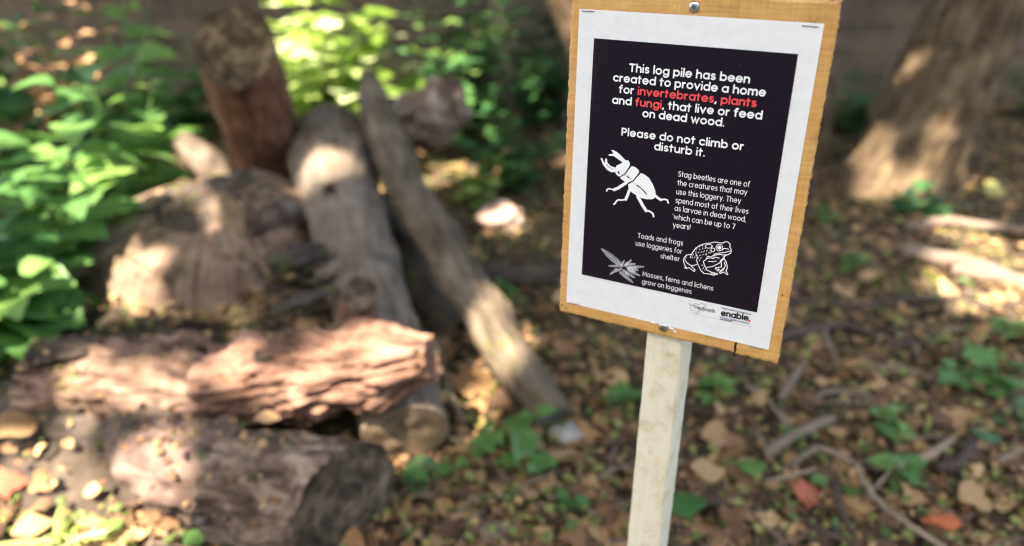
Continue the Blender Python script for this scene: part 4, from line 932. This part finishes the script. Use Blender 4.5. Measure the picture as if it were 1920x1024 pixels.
    # ---- toad
    ft = Flat(ZT); Z4 = lambda L: [pp(*z4(*q)) for q in L]
    for L in ([(1268, 360), (1280, 320), (1310, 275), (1340, 235), (1390, 203), (1450, 182), (1530, 172), (1575, 160), (1610, 162), (1650, 170), (1690, 172), (1712, 156), (1750, 158), (1780, 188), (1776, 225), (1795, 262), (1790, 296), (1755, 322), (1700, 326), (1640, 318), (1556, 334)],
              [(1556, 334), (1590, 308), (1650, 300), (1720, 292), (1788, 272)], [(1690, 352), (1735, 326)], [(1480, 486), (1560, 472), (1640, 430), (1700, 372), (1706, 345)], [(1640, 366), (1570, 352), (1488, 345), (1472, 382), (1434, 410), (1450, 455), (1482, 520), (1530, 543), (1615, 566), (1612, 578), (1560, 566)],
              [(1338, 308), (1358, 345), (1348, 400), (1372, 462), (1402, 522), (1442, 562), (1510, 570), (1572, 588), (1582, 578), (1530, 556)], [(1270, 318), (1220, 325), (1190, 358), (1178, 402), (1195, 452), (1216, 484), (1195, 488), (1214, 500), (1250, 488), (1316, 538), (1330, 520), (1268, 455), (1225, 428), (1196, 385)],
              [(1262, 455), (1300, 462), (1350, 448)], [(1704, 375), (1728, 415), (1745, 480), (1728, 530), (1750, 572), (1735, 578), (1702, 545), (1652, 562), (1642, 552), (1690, 520), (1718, 462), (1705, 420)], [(1664, 410), (1668, 478), (1590, 492), (1592, 506), (1640, 508), (1610, 528), (1650, 532), (1690, 500)],
              [(1500, 408), (1560, 412), (1600, 404)], [(1480, 370), (1520, 362), (1570, 372)], [(1680, 262), (1700, 240), (1760, 250)], [(1650, 405), (1690, 365)]):
        ft.stroke(Z4(L), 10*px1)
    ft.stroke([pp(*z4(*q)) for q in arc(1640, 230, 42, 0, 350, 20)], 9*px1, True); ft.poly([pp(*z4(*q)) for q in arc(1640, 230, 26, 0, 345, 14)])
    ft.stroke([pp(*z4(*q)) for q in arc(1558, 260, 24, 0, 350, 16)], 8*px1, True); ft.stroke([pp(*z4(*q)) for q in arc(1505, 214, 46, 0, 350, 18, 24)], 8*px1, True)
    rs = random.Random(4)
    for x, y in ((1380, 225), (1420, 215), (1345, 255), (1385, 262), (1425, 250), (1455, 245), (1330, 290), (1365, 300), (1405, 292), (1440, 285), (1475, 275), (1300, 330), (1340, 335), (1290, 365), (1320, 362), (1385, 335), (1425, 325), (1460, 315), (1500, 300), (1530, 300), (1400, 370), (1380, 400), (1365, 370), (1415, 460), (1440, 480), (1430, 505), (1455, 520), (1205, 370), (1210, 345), (1470, 330), (1520, 275), (1540, 220)):
        a = rs.uniform(-1.2, -.4); ft.stroke(Z4([(x, y), (x+17*math.cos(a), y+17*math.sin(a))]), 6.5*px1)
    ft.build('toad_picture', white, sheet)
    # ---- fern
    ff = Flat(ZT)
    for a, b_, w in (((400, 480), (128, 245), 85), ((430, 470), (512, 385), 40), ((380, 460), (420, 395), 34), ((470, 480), (675, 476), 42), ((460, 500), (602, 524), 40), ((470, 520), (622, 592), 44), ((430, 540), (556, 620), 44), ((360, 540), (532, 682), 50), ((330, 500), (238, 575), 42), ((340, 470), (218, 465), 30), ((430, 450), (560, 440), 40), ((450, 500), (560, 545), 46), ((400, 510), (470, 590), 46), ((440, 480), (590, 500), 40), ((410, 470), (470, 420), 38), ((390, 500), (300, 540), 40)):
        a, b_ = np.array(a, float), np.array(b_, float); d = (b_-a)/np.linalg.norm(b_-a); nrm = np.array((-d[1], d[0])); L = np.linalg.norm(b_-a); k = int(L/21)
        ff.stroke(Z4([a, b_]), 4.5*px1)
        for i in range(k):
            t = (i+.5)/k; q = a+(b_-a)*t; l = w*(.55+.45*math.sin(t*2.2))*(1-t)**.6
            for s in (-1, 1): ff.stroke(Z4([q, q+d*l*.22+nrm*s*l*.4, q+d*l*.5+nrm*s*l*.62]), (4.2+2*rs.random())*px1)
    ff.build('fern_picture', mat_flat('grey white print', (.74, .74, .78), .5), sheet)
    # ---- makers' marks
    fe, fn, fg, fr2 = Flat(ZT), Flat(ZT), Flat(ZT), Flat(ZT)
    text(fe, 'enable', z5(780, 328), z5(1108, 393), .0052, .00135, .44)
    fr2.stroke([pp(*z5(1121, 391))], .0024); fr2.build('red_dot', red, sheet)
    text(fe, 'Managed on behalf of Wandsworth Council', z5(788, 241), z5(1142, 319), .0011, .00024); text(fn, 'For happy, healthier communities.', z5(770, 354), z5(1126, 431), .00125, .00026); text(fn, 'Not for profit.', z5(770, 376), z5(916, 406), .00125, .0004)
    text(fe, 'Wandsworth', z5(456, 242), z5(703, 298), .0031, .00042, .44)
    Z5 = lambda L: [pp(*z5(*q)) for q in L]
    fg.stroke(Z5([(533, 266), (490, 306), (455, 262), (427, 272), (403, 180), (437, 212), (475, 178), (512, 198), (545, 178), (607, 204), (574, 236)]), .00045)
    fg.stroke(Z5([(352, 281), (560, 332), (770, 374)]), .0002); fg.stroke(Z5([(915, 408), (1050, 440), (1158, 466)]), .0002)
    fe.build('logo_lettering', ink, sheet); fn.build('motto_lettering', navy, sheet); fg.build('logo_outline', grey, sheet)
    # ---- screws and staples
    zinc = mat_flat('zinc', (.5, .52, .53), .32, .5, 1); dkm = mat_flat('screw recess', (.09, .1, .1), .5, .3, .6)
    for x, y in ((1302, 13), (1244, 614)):
        c = pp(x, y); prof = [(0, .0016), (.0022, .00155), (.0036, .0013), (.0044, .0008), (.0047, .0002)]; v, f = [sw(c[0], c[1], ZP+.0018)], []
        for r_, z_ in prof[1:]: v += [sw(c[0]+r_*math.cos(t*math.pi/12), c[1]+r_*math.sin(t*math.pi/12), ZP+.0002+z_) for t in range(24)]
        f += [(0, 1+i, 1+(i+1) % 24) for i in range(24)]
        for k in range(3): f += [(1+k*24+i, 1+(k+1)*24+i, 1+(k+1)*24+(i+1) % 24, 1+k*24+(i+1) % 24) for i in range(24)]
        o = link('screw', mesh('screw', v, f), zinc, root)
        fl = Flat(ZP+.0021)
        for a in (.5, .5+math.pi/2): u_ = np.array((math.cos(a), math.sin(a)))*.0022; fl.stroke([c-u_, c+u_], .0011)
        fl.build('screw_recess', dkm, o)
    for (xa, ya), (xb, yb) in (((1092.5, 20), (1113.5, 21.3)), ((1505.6, 48), (1533, 50)), ((1408, 649.5), (1431, 653.7)), ((1068, 567), (1086, 570.5))):
        a, b_ = pp(xa, ya), pp(xb, yb); L = [sw(a[0], a[1], ZP), sw(*(a*.97+b_*.03), ZP+.0007), sw(*(a*.03+b_*.97), ZP+.0007), sw(b_[0], b_[1], ZP)]
        v, f, uv = tube(L, [.0004]*4, 1, 6, 0, 3); link('staple', mesh('staple', v, f, uv), mat_flat('staple steel', (.3, .28, .32), .4, .5, .9), root)
    fl = Flat(ZD)
    c = pp(1244, 614)
    gl = mat_flat('torn laminate', (.82, .82, .82), .12, .6)
    v, f = [], []
    for s, (ox, oy, lx, ly) in enumerate(((-.0115, .0035, .006, .0016), (.0085, .0015, .007, .0018), (.0125, -.001, .0035, .0014))):
        o = len(v)
        for i in range(8):
            t = i/8*6.283; v.append(sw(c[0]+ox+lx*.5*math.cos(t)*(1+.2*math.cos(3*t)), c[1]+oy+ly*math.sin(t)*.6-lx*.1*math.cos(t), ZD))
        v.append(sw(c[0]+ox, c[1]+oy, ZD+.0011)); f += [(o+i, o+(i+1) % 8, o+8) for i in range(8)]
    link('laminate_tear', mesh('laminate_tear', v, f), gl, sheet)
    return root
SIGN = build_sign()


# ================================================================== SUNLIGHT GAPS AND CROWN
bpy.context.view_layer.update(); DG = bpy.context.evaluated_depsgraph_get()
def surf(x, y):
    """the surface of the scene seen in that direction"""
    o = C0+ray(x, y).normalized()*.9; ok, p, *_ = S.ray_cast(DG, o, ray(x, y).normalized()); return p if ok else G(x, y, .03)
def crumbs():
    q, nn = [], []
    for _ in range(5200):
        p0 = Vector((random.uniform(-1.35, .15), random.uniform(1., 2.5), .9)); ok, p, n_, _i, ob, _m = S.ray_cast(DG, p0, Vector((0, 0, -1)))
        if ok and ob.parent and ob.parent.name.split('.')[0] in ('rotten_log', 'tree_stump', 'stripped_log', 'lower_log', 'log_offcut', 'front_log', 'rotting_chunk') and abs(n_.z) > .45:
            if mnoise.noise(p*4) > -.12 or ob.parent.name == 'lower_log': q.append(tuple(p+Vector((0, 0, .003)))); nn.append(tuple(n_ if n_.z > 0 else -n_))
    q, nn = np.array(q), np.array(nn); n = len(q); h = int(n*.72)
    for nm, a, b, mat, s0, s1, lab in (('log_crumbs', 0, h, M['leaf_dry'], .006, .022, 'crumbled bark and leaf bits lying on the logs'), ('log_seedlings', h, n, M['sprout'], .006, .016, 'tiny green seedlings sprouting on the logs')):
        k = b-a; g = leaves_geo('oval', q[a:b], unit(k, -.2, .3), nn[a:b]+rng.normal(0, .4, (k, 3)), rng.uniform(s0, s1, k), rng.uniform(0, .6, k), .3, .3, .8)
        tag(link(nm, fast_mesh(nm, *g), mat), lab, None, None, 'stuff')
crumbs()
# trunk foot and the strip up its side
for x, y, r in ((1630, 285, .046), (1642, 335, .04), (1690, 358, .026), (1782, 258, .052), (1765, 308, .034), (1705, 130, .008),
                # logs
                (608, 302, .042), (575, 325, .034), (905, 610, .03), (935, 650, .034),
                (570, 735, .024), (645, 715, .04), (715, 650, .042), (785, 640, .02), (670, 755, .022), (590, 690, .012), (440, 690, .022), (300, 720, .02), (160, 700, .022), (130, 735, .014),
                (288, 835, .022), (304, 885, .03), (440, 395, .002),  (1045, 30, .1), (1062, 80, .08),
                # stones and ground
                (935, 395, .06), (1895, 530, .2), (1800, 415, .07), (1760, 390, .04), (1905, 480, .06), (1850, 560, .05), (25, 905, .06), (60, 985, .04), (190, 950, .04), (10, 700, .05), (250, 990, .05), (990, 640, .012), (1830, 350, .03)):
    sunny(surf(x, y), r)
# leaves
for x, y, Y, r in ((630, 110, 3.35, .45), (860, 60, 3.6, .04), (900, 150, 3.5, .03), (960, 30, 3.8, .04), (840, 20, 3.6, .05), (880, 330, 2.9, .08), (820, 90, 3.6, .07), (870, 120, 3.6, .05), (930, 90, 3.7, .05), (980, 170, 3.8, .05), (880, 250, 3.3, .06),
                   (120, 370, 1.7, .05), (60, 420, 1.65, .05), (275, 140, 2.2, .05), (290, 175, 2.2, .05), (150, 450, 1.8, .04), (30, 390, 1.7, .04), (250, 130, 2.3, .06), (200, 250, 2.0, .05), (90, 290, 1.9, .04),
                   (180, 440, 1.8, .04), (40, 130, 3.2, .08), (240, 300, 2.2, .04), (20, 560, 1.7, .05), (60, 600, 1.7, .04), (150, 70, 3.2, .05), (210, 110, 3.2, .05)):
    sunny(D(x, y, Y), r)
for _ in range(17): sunny(D(random.uniform(-20, 240), random.uniform(60, 390), random.uniform(1.75, 2.4)), random.uniform(.02, .055))
SHADY = [(D(800, 215, 2.65), .16), (D(450, 85, 2.2), .12), (D(470, 270, 2.4), .08), (surf(430, 540), .13), (surf(470, 420), .06), (surf(330, 430), .06), (surf(1712, 225), .05), (surf(1708, 300), .008), (surf(1810, 140), .09), (surf(1830, 60), .1), (surf(1580, 420), .05)]
def build_crown(root):
    a, u, w = frame_of(SUN); u, w = np.array(u), np.array(w); sn = np.array(SUN)
    n = 52000
    # leaves fill a spreading crown between 5 and 6.5 m whose shade falls on the plot
    ty = rng.uniform(.1, 5.9, n); tx = rng.uniform(-1, 1, n)*(1.25+.62*ty)
    z = rng.uniform(5.0, 6.5, n) + .35*np.sin(tx*1.1)+.25*np.cos(ty*1.3)
    pos = np.c_[tx, ty, np.zeros(n)] + sn[None]*(z/sn[2])[:, None]
    size = rng.uniform(.1, .17, n)
    d = unit(n, -.45, .2); nn = np.c_[rng.normal(0, .45, (n, 2)), np.ones(n)]
    ctr = pos + d*size[:, None]*.5
    keep = np.ones(n, bool); cu, cw = ctr@u, ctr@w
    for p, r, st, an in HOLES:
        pu, pw = float(np.dot(u, p)), float(np.dot(w, p)); dist = np.hypot(cu-pu, cw-pw)
        keep &= dist > r+size*.36
    for p, r in SHADY: keep |= np.hypot(cu-float(np.dot(u, p)), cw-float(np.dot(w, p))) < r
    pos, d, nn, size = pos[keep], d[keep], nn[keep], size[keep]; k = len(pos)
    n2 = 11000      # unseen crown leaves added over and beyond the wall to darken the background
    y2 = rng.uniform(3.3, 10, n2); p2 = np.c_[rng.uniform(-1, 1, n2)*(2.+.5*y2), y2, rng.uniform(4.6, 6.6, n2)]
    c2 = (p2-sn[None]*(p2[:, 2]/sn[2])[:, None]); ok = c2[:, 1] > 5.7
    p2 = p2[ok]; n2 = len(p2)
    pos = np.r_[pos, p2]; d = np.r_[d, unit(n2, -.45, .2)]; nn = np.r_[nn, np.c_[rng.normal(0, .45, (n2, 2)), np.ones(n2)]]; size = np.r_[size, rng.uniform(.18, .28, n2)]; k = len(pos)
    g = leaves_geo('maple', pos, d, nn, size, rng.uniform(.1, .8, k), .15, .5, .2)
    link('crown', fast_mesh('crown', *g), M['leaf_crown'], root)
build_crown(TREE)

def build_sky_blocking_hedge():  # added out of view: cuts sky light and sky reflections on the sign
    root = empty('sky_blocking_hedge', (-1.5, -3.6, 0), 'unseen tall hedge added behind the viewer to block low sky light', 'hedge')
    n = 9000
    pos = np.c_[rng.uniform(-9, 6, n), rng.uniform(-4.4, -3.0, n), rng.uniform(0.05, 4.2, n)]
    g = leaves_geo('maple', pos, unit(n, -.7, .3), np.c_[rng.normal(0, .6, n), rng.normal(.9, .5, n), np.ones(n)], rng.uniform(.16, .26, n), rng.uniform(0, .5, n), .15, .5, .2)
    link('foliage', fast_mesh('foliage', *g), M['leaf_crown'], root)
    link('stem', mesh('stem', *merge([tube([(x, -3.7, -.02), (x+.1, -3.75, 2), (x, -3.7, 3.9)], [.05, .04, .015], i, 8) for i, x in enumerate(np.linspace(-8.6, 5.6, 20))])), M['stem_brown'], root)
build_sky_blocking_hedge()
